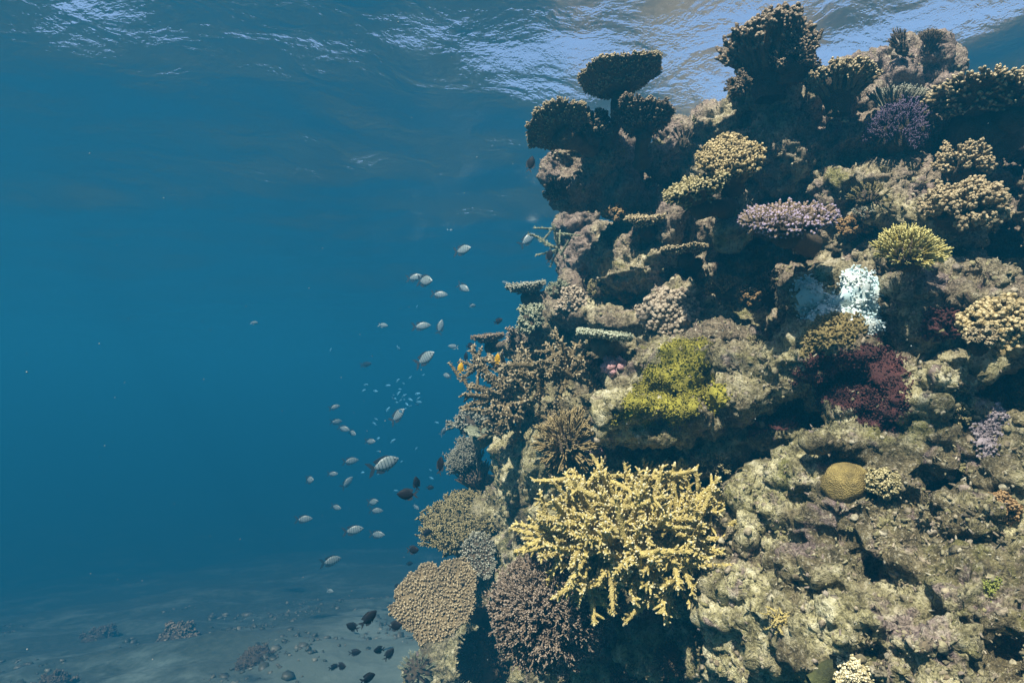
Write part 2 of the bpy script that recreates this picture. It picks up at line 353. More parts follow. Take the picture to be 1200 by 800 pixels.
def rock_mat():
    m, t, b = new_mat('reef_rock'); g = t.nodes.new('ShaderNodeNewGeometry').outputs['Position']
    n1 = noise(t, g, 5.0, 6, .65, .5); n2 = noise(t, g, 22, 6, .7, .3); n3 = noise(t, g, 75, 5, .7); n4 = noise(t, g, 9, 5, .6, .8); n5 = noise(t, g, 3.1, 4, .6, .4)
    base = ramp(t, n2, [(.33, (.07, .062, .028)), (.43, (.29, .265, .125)), (.52, (.54, .50, .27)), (.64, (.84, .80, .54))])
    brown = ramp(t, n2, [(.35, (.08, .068, .036)), (.6, (.22, .185, .10)), (.72, (.36, .31, .19))])
    base = mix(t, ramp(t, n5, [(.44, 0.), (.57, 1.)]), base, brown)
    pink = mix(t, n3, (.17, .11, .12), (.42, .32, .33))
    c = mix(t, ramp(t, n4, [(.565, 0.), (.65, 0.7)]), base, pink)
    sx = t.nodes.new('ShaderNodeSeparateXYZ'); t.links.new(g, sx.inputs[0]); mr = t.nodes.new('ShaderNodeMapRange'); t.links.new(sx.outputs[2], mr.inputs[0])
    mr.inputs[1].default_value = 1.9; mr.inputs[2].default_value = 2.7     # mauve-brown coralline crust takes over in the shallows
    c = mix(t, mix(t, ramp(t, n5, [(.35, .35), (.6, 1.)]), (0., 0., 0.), mr.outputs[0]), c, mix(t, n2, (.10, .075, .06), (.50, .39, .33)))
    oli = mix(t, n3, (.10, .10, .02), (.28, .28, .08))
    c = mix(t, ramp(t, n1, [(.58, 0.), (.68, 0.8)]), c, oli)
    vo = t.nodes.new('ShaderNodeTexVoronoi'); vo.inputs['Scale'].default_value = 60; t.links.new(g, vo.inputs['Vector'])
    dark = ramp(t, vo.outputs['Distance'], [(.12, 0.35), (.34, 1.)])
    c = mix(t, ramp(t, n1, [(.40, 0.), (.55, 1.)]), c, dark, 'MULTIPLY')
    c = mix(t, ramp(t, n3, [(.36, .85), (.47, 0.)]), c, (.035, .03, .02))
    c = mix(t, ramp(t, n3, [(.56, 0.), (.68, .7)]), c, (.62, .58, .42))
    n6 = noise(t, g, 210, 3, .7); c = mix(t, ramp(t, n6, [(.36, .6), (.47, 0.)]), c, (.05, .045, .03)); c = mix(t, ramp(t, n6, [(.58, 0.), (.7, .5)]), c, (.66, .62, .48))
    t.links.new(c, b.inputs['Base Color']); b.inputs['Roughness'].default_value = .95; b.inputs['Specular IOR Level'].default_value = .1
    c = mix(t, ramp(t, noise(t, g, 38, 3, .6, .3), [(.36, .7), (.44, 0.)]), c, (.06, .05, .03))
    h = mix(t, .6, n2, n3); h = mix(t, .25, h, n6); 
    v2 = t.nodes.new('ShaderNodeTexVoronoi'); v2.inputs['Scale'].default_value = 105; v2.feature = 'SMOOTH_F1'; t.links.new(g, v2.inputs['Vector'])
    v3 = t.nodes.new('ShaderNodeTexVoronoi'); v3.inputs['Scale'].default_value = 48; t.links.new(g, v3.inputs['Vector'])
    h = mix(t, .35, h, mix(t, .5, v2.outputs['Distance'], v3.outputs['Distance']), 'SUBTRACT'); bump(t, b, h, 1.0, 0.034)
    return m
MROCK = rock_mat()
reef = tag(link('reef_rock', mesh_np('reef_rock', RV, RF, MROCK)), 'rugged coral reef rock wall rising from the sea floor', kind='structure')
RTRI = []
for f in RF:
    if f.shape[1] == 4: RTRI += [f[:, [0, 1, 2]], f[:, [0, 2, 3]]]
    else: RTRI.append(f)
RTRI = np.concatenate(RTRI)
BVH = BVHTree.FromPolygons(RV.tolist(), RTRI.tolist())
print('BVH', time.time() - _t)
def hit(px, py):
    d = ray(px, py); r = BVH.ray_cast(CAM, d)
    if r[0] is None: return None, None, None
    return r[0], r[1], (r[0] - CAM).dot(FW)
# ------------------------------------------------------------------ coral building blocks
def basis(d, spin=None):
    d = np.asarray(d, float); d = d / np.linalg.norm(d)
    a = np.array([1., 0, 0]) if abs(d[0]) < .8 else np.array([0, 1., 0])
    x = np.cross(a, d); x /= np.linalg.norm(x); y = np.cross(d, x)
    s = rng.uniform(0, 6.283) if spin is None else spin
    return np.stack([x * math.cos(s) + y * math.sin(s), y * math.cos(s) - x * math.sin(s), d], 1)
class Acc:
    def __init__(s): s.V, s.Q, s.T, s.tip, s.rnd, s.n = [], [], [], [], [], 0
    def add(s, V, Q, T, tip, rnd=None):
        s.V.append(V)
        if len(Q): s.Q.append(np.asarray(Q) + s.n)
        if len(T): s.T.append(np.asarray(T) + s.n)
        s.tip.append(tip); s.rnd.append(np.full(len(V), rng.random() if rnd is None else rnd)); s.n += len(V)
    def tube(s, pts, rad, sides=6, tip=(0, 1), rnd=None, rough=0.0):
        pts = np.asarray(pts, float); n = len(pts)
        tg = np.gradient(pts, axis=0); tg /= np.linalg.norm(tg, axis=1)[:, None] + 1e-9
        B = basis(tg[0]); x = B[:, 0]; V = []
        a = np.arange(sides) * 2 * math.pi / sides
        for k in range(n):
            x = x - tg[k] * x.dot(tg[k]); x /= np.linalg.norm(x) + 1e-9; y = np.cross(tg[k], x)
            r = rad[k] * (1 + rough * rng.uniform(-1, 1, sides))[:, None]
            V.append(pts[k] + (np.cos(a)[:, None] * x + np.sin(a)[:, None] * y) * r)
        V.append((pts[-1] + tg[-1] * rad[-1] * .7)[None]); V = np.concatenate(V)
        i = np.arange(sides); j = (i + 1) % sides
        Q = np.concatenate([np.stack([k * sides + i, k * sides + j, (k + 1) * sides + j, (k + 1) * sides + i], 1) for k in range(n - 1)])
        T = np.stack([(n - 1) * sides + i, (n - 1) * sides + j, np.full(sides, n * sides)], 1)
        tv = np.linspace(tip[0], tip[1], n + 1); tv = np.concatenate([np.repeat(tv[:-1], sides), tv[-1:]])
        s.add(V, Q, T, tv, rnd)
    def fingers(s, P, D, L, Rr, tmpl):
        """many fingers at once: points, directions, lengths, radii"""
        TV, TQ, TT, Tt = tmpl; m = len(P); k = len(TV)
        if m == 0: return
        D = D / np.linalg.norm(D, axis=1)[:, None]
        a = np.where(np.abs(D[:, :1]) < .8, np.array([[1., 0, 0]]), np.array([[0, 1., 0]]))
        x = np.cross(a, D); x /= np.linalg.norm(x, axis=1)[:, None]; y = np.cross(D, x)
        sp = rng.uniform(0, 6.28, m)[:, None]; x, y = x * np.cos(sp) + y * np.sin(sp), y * np.cos(sp) - x * np.sin(sp)
        W = P[:, None] + x[:, None] * (TV[None, :, :1] * Rr[:, None, None]) + y[:, None] * (TV[None, :, 1:2] * Rr[:, None, None]) + D[:, None] * (TV[None, :, 2:] * L[:, None, None])
        off = (np.arange(m) * k)[:, None, None]
        s.V.append(W.reshape(-1, 3)); s.tip.append(np.tile(Tt, m)); s.rnd.append(np.repeat(rng.random(m), k))
        if len(TQ): s.Q.append((TQ[None] + off).reshape(-1, 4) + s.n)
        if len(TT): s.T.append((TT[None] + off).reshape(-1, 3) + s.n)
        s.n += m * k
    def mesh(s, name, mat):
        F = []
        if s.Q: F.append(np.concatenate(s.Q))
        if s.T: F.append(np.concatenate(s.T))
        return mesh_np(name, np.concatenate(s.V), F, mat, {'tip': np.concatenate(s.tip), 'rnd': np.concatenate(s.rnd)})
def finger_tmpl(sides=5, prof=((0, 1), (.45, .9), (.85, .7)), bend=.0):
    a = np.arange(sides) * 2 * math.pi / sides; V = []
    for z, r in prof: V.append(np.stack([np.cos(a) * r + bend * z * z, np.sin(a) * r, np.full(sides, z)], 1))
    V.append(np.array([[bend, 0, 1.]])); V = np.concatenate(V); n = len(prof); i = np.arange(sides); j = (i + 1) % sides
    Q = np.concatenate([np.stack([k * sides + i, k * sides + j, (k + 1) * sides + j, (k + 1) * sides + i], 1) for k in range(n - 1)])
    T = np.stack([(n - 1) * sides + i, (n - 1) * sides + j, np.full(sides, n * sides)], 1)
    return V, Q, T, V[:, 2].copy()
FT_THIN = finger_tmpl(5, ((0, 1), (.5, .85), (.86, .6)), .6)
FT_BLUNT = finger_tmpl(5, ((0, .8), (.5, 1), (.88, .85)), .3)
FT_KNOB = finger_tmpl(6, ((0, .6), (.35, .75), (.7, 1.05), (.92, .75)), .2)
def nod_tmpl(sub=1, amp=.3):
    V, F = ico(sub); d = 1 + amp * vnoise(V * 2.3 + 5, 9); V = V * d[:, None]
    return V, np.zeros((0, 4), int), F, (V[:, 2] + 1) / 2
NODS = [nod_tmpl(1, .8), nod_tmpl(2, .9)]

def coral_mat(name, base, tip, t0=.72, t1=1.0, mott=.5, bumps=1.0, bscale=260, base2=None):
    m, t, b = new_mat(name); g = t.nodes.new('ShaderNodeNewGeometry').outputs['Position']
    b2 = base2 or tuple(c * .45 for c in base)
    n = noise(t, g, 38, 4, .65); r = attr(t, 'rnd')
    c = mix(t, ramp(t, n, [(.36, 0.), (.64, 1.)]), b2, base)
    c = mix(t, ramp(t, r, [(0, 0.), (1, mott)]), c, tuple(min(1, x * 1.35) for x in base))
    c = mix(t, ramp(t, attr(t, 'tip'), [(t0, 0.), (t1, 1.)]), c, tip)
    c = mix(t, ramp(t, noise(t, g, 16, 3, .6, .5), [(.50, 0.), (.66, .5)]), c, tuple(x * .45 + .02 for x in base))   # older, algae-covered parts
    t.links.new(c, b.inputs['Base Color']); b.inputs['Roughness'].default_value = .8; b.inputs['Specular IOR Level'].default_value = .2
    vo = t.nodes.new('ShaderNodeTexVoronoi'); vo.inputs['Scale'].default_value = bscale; t.links.new(g, vo.inputs['Vector'])
    bump(t, b, vo.outputs['Distance'], bumps, 0.003)
    return m
M = {
 'tan':      coral_mat('tan_coral', (.21, .165, .09), (.54, .46, .29)),
 'olive':    coral_mat('olive_coral', (.20, .17, .07), (.56, .50, .28)),
 'brown':    coral_mat('brown_coral', (.14, .105, .065), (.38, .31, .22)),
 'darkbrown':coral_mat('dark_brown_coral', (.09, .07, .045), (.34, .28, .19)),
 'yellow':   coral_mat('yellow_staghorn', (.46, .385, .135), (.84, .80, .58), .80, 1., .5, base2=(.26, .20, .07)),
 'lime':     coral_mat('lime_coral', (.40, .34, .09), (.85, .80, .36), .55, 1.),
 'gold':     coral_mat('golden_coral', (.26, .20, .085), (.60, .50, .28), .7, 1),
 'purple':   coral_mat('purple_coral', (.09, .065, .075), (.22, .18, .33), .5, 1),
 'purpletip':coral_mat('purple_tipped_coral', (.25, .19, .13), (.46, .40, .62), .85, 1.0),
 'mauve':    coral_mat('mauve_brown_coral', (.16, .12, .08), (.44, .37, .29), .6, 1),
 'grey':     coral_mat('grey_coral', (.18, .18, .13), (.50, .52, .42)),
 'greygreen':coral_mat('grey_green_coral', (.22, .24, .15), (.56, .60, .44)),
 'pinkbrown':coral_mat('pink_brown_coral', (.21, .16, .11), (.50, .43, .32), .5, 1, .5),
 'orange':   coral_mat('orange_brown_coral', (.22, .13, .05), (.42, .29, .14)),
 'soft':     coral_mat('soft_finger_coral', (.21, .16, .085), (.46, .38, .23), .5, .95, .4),
 'stag':     coral_mat('brown_staghorn', (.165, .13, .065), (.56, .48, .31), .66, .98),
 'cream':    coral_mat('cream_coral', (.42, .36, .18), (.85, .80, .55)),
}
# ---- branches in a few styles, unit length along +Z
def make_branch(style):
    a = Acc()
    P = dict(
     fine=dict(n=5, sub=4, r=.055, fr=.027, sp=.42, side=5, tmpl=FT_THIN),
     finger=dict(n=4, sub=1, r=.055, fr=.042, sp=.25, side=6, tmpl=None),
     chunky=dict(n=4, sub=3, r=.085, fr=.06, sp=.42, side=6, tmpl=FT_BLUNT),
     knob=dict(n=3, sub=3, r=.14, fr=.13, sp=.42, side=6, tmpl=FT_KNOB),
     soft=dict(n=3, sub=2, r=.10, fr=.075, sp=.3, side=6, tmpl=FT_KNOB),
    )[style]
    def curve(p, d, L, r0, r1, tip, k=5):
        d = d / np.linalg.norm(d); w = rng.normal(size=3) * .12; pts = [p]
        for q in range(k - 1):
            d = d + w * .5 / k + np.array([0, 0, .25 / k]); d /= np.linalg.norm(d); pts.append(pts[-1] + d * L / (k - 1))
        rr = np.linspace(r0, r1, k); rr[-1] *= .75
        a.tube(pts, rr, P['side'], tip, rough=.08); return np.array(pts), d
    main, d0 = curve(np.zeros(3), np.array([0, 0, 1.]), .72 if style != 'finger' else .95, P['r'], P['r'] * .7, (0, .45 if style != 'finger' else 1))
    for i in range(P['n'] + 1):
        f = .3 + .55 * i / max(1, P['n']); p = main[min(4, int(f * 4))] if i < P['n'] else main[-1]
        ang = 2.4 * i + rng.uniform(-.4, .4); sp = P['sp'] * rng.uniform(.7, 1.2)
        dd = np.array([math.cos(ang) * sp, math.sin(ang) * sp, 1.]); dd /= np.linalg.norm(dd)
        L = max(.16, (1 - p[2])) * rng.uniform(.85, 1.08)
        s2, d2 = curve(p, dd, L, P['fr'] * 1.15, P['fr'] * .85, (.3, 1.), 4)
        m = P['sub'] * 3
        if P['tmpl'] is not None:
            fpos = rng.uniform(.25, 1, m); seg = np.minimum(2, (fpos * 3).astype(int)); u = (fpos * 3 - seg)[:, None]
            pp = s2[seg] * (1 - u) + s2[seg + 1] * u
            rd = rng.normal(size=(m, 3)); rd -= rd.dot(d2)[:, None] * d2; rd /= np.linalg.norm(rd, axis=1)[:, None]
            dirs = rd * .85 + d2 * .8
            a.fingers(pp, dirs, rng.uniform(.75, 1.25, m) * (P['fr'] * (3.6 if style == 'fine' else 2.2)), np.full(m, P['fr'] * .85), P['tmpl'])
    return a.mesh(style + '_branch', M['tan'])
BR = {s: [make_branch(s) for _ in range(4)] for s in ('fine', 'finger', 'chunky', 'knob', 'soft')}
def put(name, me, parent, mat, loc, rot, sc):
    o = bpy.data.objects.new(name, me); col.objects.link(o); o.parent = parent
    o.material_slots[0].link = 'OBJECT'; o.material_slots[0].material = mat
    o.matrix_local = Matrix.Translation(Vector(loc)) @ Matrix(rot.tolist()).to_4x4() @ Matrix.Diagonal((*sc, 1))
    return o
def lump_mesh(name, r, mat, amp=.3, sub=ICO3, seed=0, freq=2.2):
    V, F = sub; d = 1 + amp * fbm(V * freq + seed * 3.7, 3, seed)
    return mesh_np(name, V * d[:, None] * np.asarray(r), F, mat, {'tip': np.zeros(len(V)), 'rnd': np.full(len(V), .3)})
def bush(C, r, axis, style, mat, label, n=36, flat=None, cap=100, h=None, group=None, name='branching_coral', wide=1.0, coremat='darkbrown', core=.62, cat='coral'):
    """C centre of the colony (world), r lateral radius, h axial height (default r); flat: tips end in a plane"""
    B3 = basis(axis, 0); A = B3[:, 2]; h = h or r
    C = np.array(C); base = C - A * h * .45
    t = empty(name, Vector(base), label, cat, group or 'branching corals growing on the reef')
    # solid heart the branches grow from
    if flat:
        a = Acc(); pts = [base * 0 - A * .35 * h * k for k in (1, .6, .2)] + [A * .30 * h, A * .52 * h]
        a.tube(pts, [r * .30, r * .28, r * .30, r * .55 * core * 1.3, r * .75 * core * 1.3], 12, (0, 0), .2, rough=.16)
        me = a.mesh('core', M[coremat]); link('core', me, t)
    else:
        me = lump_mesh('core', (r * core, r * core, h * core), M[coremat], .55, ICO4, n, 3.0)
        o = link('core', me, t); o.matrix_local = Matrix(B3.tolist()).to_4x4()
    cm = math.cos(math.radians(cap))
    sd_ = abs(hash(label)) % 97 if False else sum(map(ord, label)) % 97
    for k in range(n):
        if flat:
            rho = math.sqrt((k + .5) / n); ph = k * 2.39996 + rng.uniform(-.2, .2)
            tip = np.array([rho * r * math.cos(ph), rho * r * math.sin(ph) * wide, h * (1 - .18 * rho * rho) * rng.uniform(.92, 1.08)])
            o0 = np.array([tip[0] * .35, tip[1] * .35, -h * .05 * (1 - rho)])
            d = tip - o0; L = np.linalg.norm(d); lop = float(vnoise(np.array([[tip[0] / r * 1.6, tip[1] / r * 1.6, sd_ * 1.37]]), 4)[0])
            if lop < -.8: continue
            L *= 1 + .16 * lop
            w_ = max(h * .8, .42 * r)
            if L > w_: o0 = tip - d / L * w_; L = w_
        else:
            ct = 1 - (1 - cm) * (k + .5) / n; st = math.sqrt(max(0, 1 - ct * ct)); ph = k * 2.39996 + rng.uniform(-.2, .2)
            u = np.array([st * math.cos(ph), st * math.sin(ph) * wide, ct]); u /= np.linalg.norm(u)
            L = 1 / math.sqrt((st / r) ** 2 + (ct / h) ** 2) * rng.uniform(.85, 1.1)
            lop = float(vnoise(u[None] * 1.7 + sd_ * 1.37, 4)[0])
            L *= 1 + .15 * lop
            q_ = .45 if style == 'finger' else .25
            o0 = u * L * q_; d = u + np.array([0, 0, .35 if style == 'finger' else .12]) + rng.normal(size=3) * .1; L *= 1 - q_
        rot = B3 @ basis(d)
        put('branch', random.choice(BR[style]), t, M[mat], B3 @ o0, rot, (L * .95 * rng.uniform(.9, 1.1), L * .95, L))
    return t
def plate(T, U, r, mat, label, aspect=1.0, flen=.016, frad=.0035, spacing=.011, stalk=None, stalk_r=.2, cup=.12, lobes=.18, seed=1, spin=0, group=None, name='table_coral', fmode=.5, thick=.10, tilt=None, under='darkbrown', mid=None):
    """T centre of the upper face, U its normal, stalk = world point where the stalk meets the rock"""
    B3 = basis(U, spin); t = empty(name, Vector(stalk) if stalk is not None else Vector(T), label, 'coral', group or 'table corals on the reef')
    org = np.array(t.location)
    def rim(ph): 
        q = np.stack([np.cos(ph) * 1.3, np.sin(ph) * 1.3, np.full_like(ph, seed * 2.7)], 1)
        q2 = q * 2.6
        return 1 + lobes * (fbm(q, 2, seed) * 1.6 + .6 * vnoise(q2 * 1.5, seed + 5))
    def surf(x, y, f): return cup * r * f * f + .07 * r * fbm(np.stack([x * 2.7 / r, y * 2.7 / r, 0 * x + seed], 1), 2, 3)
    nr, na = 14, 72; ph = np.linspace(0, 2 * math.pi, na, endpoint=False); rm = rim(ph)
    top, bot = [], []
    for k in range(nr):
        f = (k + 1) / nr; x = np.cos(ph) * rm * r * f; y = np.sin(ph) * rm * r * f * aspect
        z = surf(x, y, f)
        top.append(np.stack([x, y, z], 1))
        th = thick * r * (1 - f) ** 1.2 + .004 + (.003 + .02 * r * (1 - f)) * np.abs(np.sin(ph * 14 + 2 * fbm(np.stack([np.cos(ph), np.sin(ph), ph * 0 + f], 1) * 3, 2, 8)))
        bot.append(np.stack([x, y, z - th], 1))
    V = np.concatenate([np.concatenate(top), np.concatenate(bot), [[0, 0, float(surf(np.zeros(1), np.zeros(1), 0.)[0])], [0, 0, -thick * r - .02]]])
    i = np.arange(na); j = (i + 1) % na; Q = []
    for k in range(nr - 1):
        Q.append(np.stack([k * na + i, (k + 1) * na + i, (k + 1) * na + j, k * na + j], 1))
        o_ = nr * na; Q.append(np.stack([o_ + k * na + i, o_ + k * na + j, o_ + (k + 1) * na + j, o_ + (k + 1) * na + i], 1))
    e = (nr - 1) * na; Q.append(np.stack([e + i, e + nr * na + i, e + nr * na + j, e + j], 1))
    c0 = 2 * nr * na; Tt = np.concatenate([np.stack([np.full(na, c0), i, j], 1), np.stack([np.full(na, c0 + 1), nr * na + j, nr * na + i], 1)])
    W = V @ B3.T + np.array(T) - org
    link('plate', mesh_np('plate', W, [np.concatenate(Q), Tt], M[under], {'tip': np.zeros(len(V)), 'rnd': np.full(len(V), .4)}), t)
    # the short branchlets over the top and along the rim
    s = spacing; g = np.arange(-1.5 * r, 1.5 * r, s); X, Y = np.meshgrid(g, g); X = X.ravel() + rng.uniform(-.4, .4, X.size) * s; Y = Y.ravel() + rng.uniform(-.4, .4, Y.size) * s
    Y2 = Y / aspect; a_ = np.arctan2(Y2, X); f = np.hypot(X, Y2) / (r * rim(a_)); ok = f < .99; X, Y, f, a_ = X[ok], Y[ok], f[ok], a_[ok]
    dens = vnoise(np.stack([X * 45, Y * 45, 0 * X + seed], 1), 6); ok = dens > -.7; X, Y, f, a_ = X[ok], Y[ok], f[ok], a_[ok]
    Z = surf(X, Y, f) - .003
    rad = np.stack([np.cos(a_), np.sin(a_) * aspect], 1)
    D = np.stack([rad[:, 0] * fmode * f * 1.6, rad[:, 1] * fmode * f * 1.6, np.ones(len(f))], 1) + rng.normal(size=(len(f), 3)) * .16
    P = np.stack([X, Y, Z], 1)
    nrm = int(2 * math.pi * r / (s * .55)); pa = rng.uniform(0, 2 * math.pi, nrm); rr = rim(pa) * r
    for zz, up in ((0, .5), (-.004, .15)):
        P = np.concatenate([P, np.stack([np.cos(pa) * rr * .96, np.sin(pa) * rr * aspect * .96, np.full(nrm, cup * r + zz)], 1)])
        D = np.concatenate([D, np.stack([np.cos(pa), np.sin(pa), np.full(nrm, up)], 1) + rng.normal(size=(nrm, 3)) * .2])
    nu = int(len(X) * .8); pa = rng.uniform(0, 2 * math.pi, nu); fu = rng.uniform(.35, .98, nu); rr = rim(pa) * r * fu
    xu, yu = np.cos(pa) * rr, np.sin(pa) * rr * aspect; P = np.concatenate([P, np.stack([xu, yu, surf(xu, yu, fu) - thick * r * (1 - fu) ** 1.2 - .006], 1)])
    D = np.concatenate([D, np.stack([np.cos(pa), np.sin(pa), np.full(nu, -.12)], 1) + rng.normal(size=(nu, 3)) * .22])
    n = len(P); L = flen * rng.uniform(.6, 1.35, n); Rr = frad * rng.uniform(.8, 1.25, n)
    a = Acc(); a.fingers(P @ B3.T + np.array(T) - org, D @ B3.T, L, Rr, FT_BLUNT)
    k2 = rng.random(n) < .6; D2 = D + rng.normal(size=(n, 3)) * .8
    a.fingers((P + D / np.linalg.norm(D, axis=1)[:, None] * (L * .35)[:, None])[k2] @ B3.T + np.array(T) - org, D2[k2] @ B3.T, L[k2] * .6, Rr[k2] * .8, FT_BLUNT)
    o = link('branchlets', a.mesh('branchlets', M[mat]), t); tag(o, kind='stuff')
    if stalk is not None:
        sr = stalk_r * r; top_p = np.array(T) - B3[:, 2] * (thick * r * .6 + sr * .9) - org; m_ = top_p * .5 + rng.normal(size=3) * .01
        a = Acc()
        a.tube([-top_p * .12, top_p * .15, m_ * 1.0, top_p * .8, top_p], [sr * 1.3, sr, sr * .8, sr * 1.0, sr * 1.25], 12, (0, 0), .2, rough=.12)
        link('stalk', a.mesh('stalk', M[under]), t)
    return t
def stag_mesh(dense=1.0, L=1.0):
    """one staghorn branch of unit length, thickness ~.05, studded with short side spikes"""
    a = Acc(); d = np.array([0, 0, 1.]); w = rng.normal(size=3) * .35; pts = [np.zeros(3)]
    for k in range(7): d = d + w / 12; d /= np.linalg.norm(d); pts.append(pts[-1] + d / 7)
    pts = np.array(pts); rr = np.array([.062, .062, .058, .055, .050, .044, .036, .020])
    a.tube(pts, rr, 8, (0, 1.), .5, rough=.05)
    n = int(22 * dense); f = np.linspace(.12, .93, n) + rng.uniform(-.02, .02, n); seg = np.minimum(6, (f * 7).astype(int)); u = (f * 7 - seg)[:, None]
    P = pts[seg] * (1 - u) + pts[seg + 1] * u; an = np.arange(n) * 2.39996 + rng.uniform(-.5, .5, n)
    D = np.stack([np.cos(an), np.sin(an), np.full(n, .95)], 1)
    Ls = rng.uniform(.04, .10, n) * (1.2 - .4 * f); big = rng.random(n) < .2; Ls[big] *= 2.2
    a.fingers(P, D, Ls + .04, np.full(n, .022) + Ls * .05, finger_tmpl(6, ((0, 1.1), (.5, .9), (.85, .62)), .3))
    return a.mesh('staghorn_branch', M['yellow'])
STAG = [stag_mesh() for _ in range(7)]
def staghorn(base, spread, label, mat, n_main=16, th=1.0, levels=2, name='staghorn_coral', seglen=.16, axis=(0, -.6, .7), group=None, cap=95, extra=None):
    """base world point; spread = (rx, ry, rz) reach in metres along world axes"""
    t = empty(name, Vector(base), label, 'coral', group)
    S = np.array(spread); A = np.array(axis, float); A /= np.linalg.norm(A); B3 = basis(A, 0)
    def seg(p, d, L, k):
        d = d / np.linalg.norm(d); rot = basis(d)
        put('branch', random.choice(STAG), t, M[mat], p, rot, (L * th if k else L * th * 1.0, L * th, L))
        return p + d * L
    def grow(p, d, lvl):
        L = seglen * rng.uniform(.8, 1.2) * (1.0 if lvl else 1.15)
        q = seg(p, d, L, lvl)
        if lvl >= levels: return
        for c in range(2 if rng.random() < .75 else 3):
            dd = d + rng.normal(size=3) * .62 + np.array([0, -.05, .16]); s0 = p + (q - p) * rng.uniform(.55, .92)
            e = (s0 + dd / np.linalg.norm(dd) * seglen) / S
            if np.linalg.norm(e) > 1.08: dd = dd - (s0 / np.linalg.norm(s0)) * .5; 
            e = (s0 + dd / np.linalg.norm(dd) * seglen) / S
            if np.linalg.norm(e) > 1.12: continue
            grow(s0, dd, lvl + 1)
    cm = math.cos(math.radians(cap))
    for k in range(n_main):
        ct = 1 - (1 - cm) * (k + .5) / n_main; st = math.sqrt(max(0, 1 - ct * ct)); ph = k * 2.39996
        d = B3 @ np.array([st * math.cos(ph), st * math.sin(ph), ct]) * S; Ld = np.linalg.norm(d); d /= Ld
        off = d * max(0, Ld - seglen * (levels + .9)) * rng.uniform(.5, 1.0)
        if np.linalg.norm(off) > .02:
            a = Acc(); r_ = .0075 * th * seglen / .12
            a.tube([np.zeros(3), off * .5 + rng.normal(size=3) * .008, off * 1.03], [r_ * 1.3, r_ * 1.1, r_], 7, (0, .3), rough=.08); link('branch', a.mesh('trunk', M[mat]), t)
        grow(off, d, 0)
    return t
# ---- growth that follows the rock
VP = (RV - np.array(CAM)) @ np.array([list(RT), list(FW), list(UP)]).T
PXY = np.stack([600 + FPX * VP[:, 0] / np.maximum(VP[:, 1], .1), 400 - FPX * VP[:, 2] / np.maximum(VP[:, 1], .1)], 1)
def tri_normals():
    n = np.zeros_like(RV); a = RV[RTRI[:, 0]]; b = RV[RTRI[:, 1]]; c = RV[RTRI[:, 2]]; f = np.cross(b - a, c - a)
    for k in range(3): np.add.at(n, RTRI[:, k], f)
    return n / (np.linalg.norm(n, axis=1)[:, None] + 1e-12)
RN = tri_normals()
CA = np.array(CAM)
FACE = ((RN * (CA - RV)).sum(1) / np.linalg.norm(CA - RV, axis=1))
def edge_dist(x, y, poly):
    d = np.full(len(x), 1e9); n = len(poly)
    for i in range(n):
        a = np.array(poly[i], float); b = np.array(poly[(i + 1) % n], float); ab = b - a
        t = np.clip(((x - a[0]) * ab[0] + (y - a[1]) * ab[1]) / (ab @ ab), 0, 1)
        d = np.minimum(d, np.hypot(x - a[0] - t * ab[0], y - a[1] - t * ab[1]))
    return d
def visible(i):
    p = Vector(RV[i]); d = (p - CAM); L = d.length; r = BVH.ray_cast(CAM, d / L, L + .1)
    return r[0] is not None and r[3] > L - .05
def region(poly, wob=10, seed=3, dmax=None):
    x = PXY[:, 0] + wob * fbm(RV * 18, 3, seed); y = PXY[:, 1] + wob * fbm(RV * 18 + 9, 3, seed)
    ok = (FACE > -.25) & (VP[:, 1] > .2)
    ok &= (x > min(p[0] for p in poly)) & (x < max(p[0] for p in poly)) & (y > min(p[1] for p in poly)) & (y < max(p[1] for p in poly))
    idx = np.where(ok)[0]; ins = in_poly(x[idx], y[idx], poly); idx = idx[ins]; xi, yi = x[idx], y[idx]
    if dmax: s = VP[idx, 1] < dmax; idx, xi, yi = idx[s], xi[s], yi[s]
    vis = np.array([visible(i) for i in idx], bool); idx, xi, yi = idx[vis], xi[vis], yi[vis]
    return idx, edge_dist(xi, yi, poly)
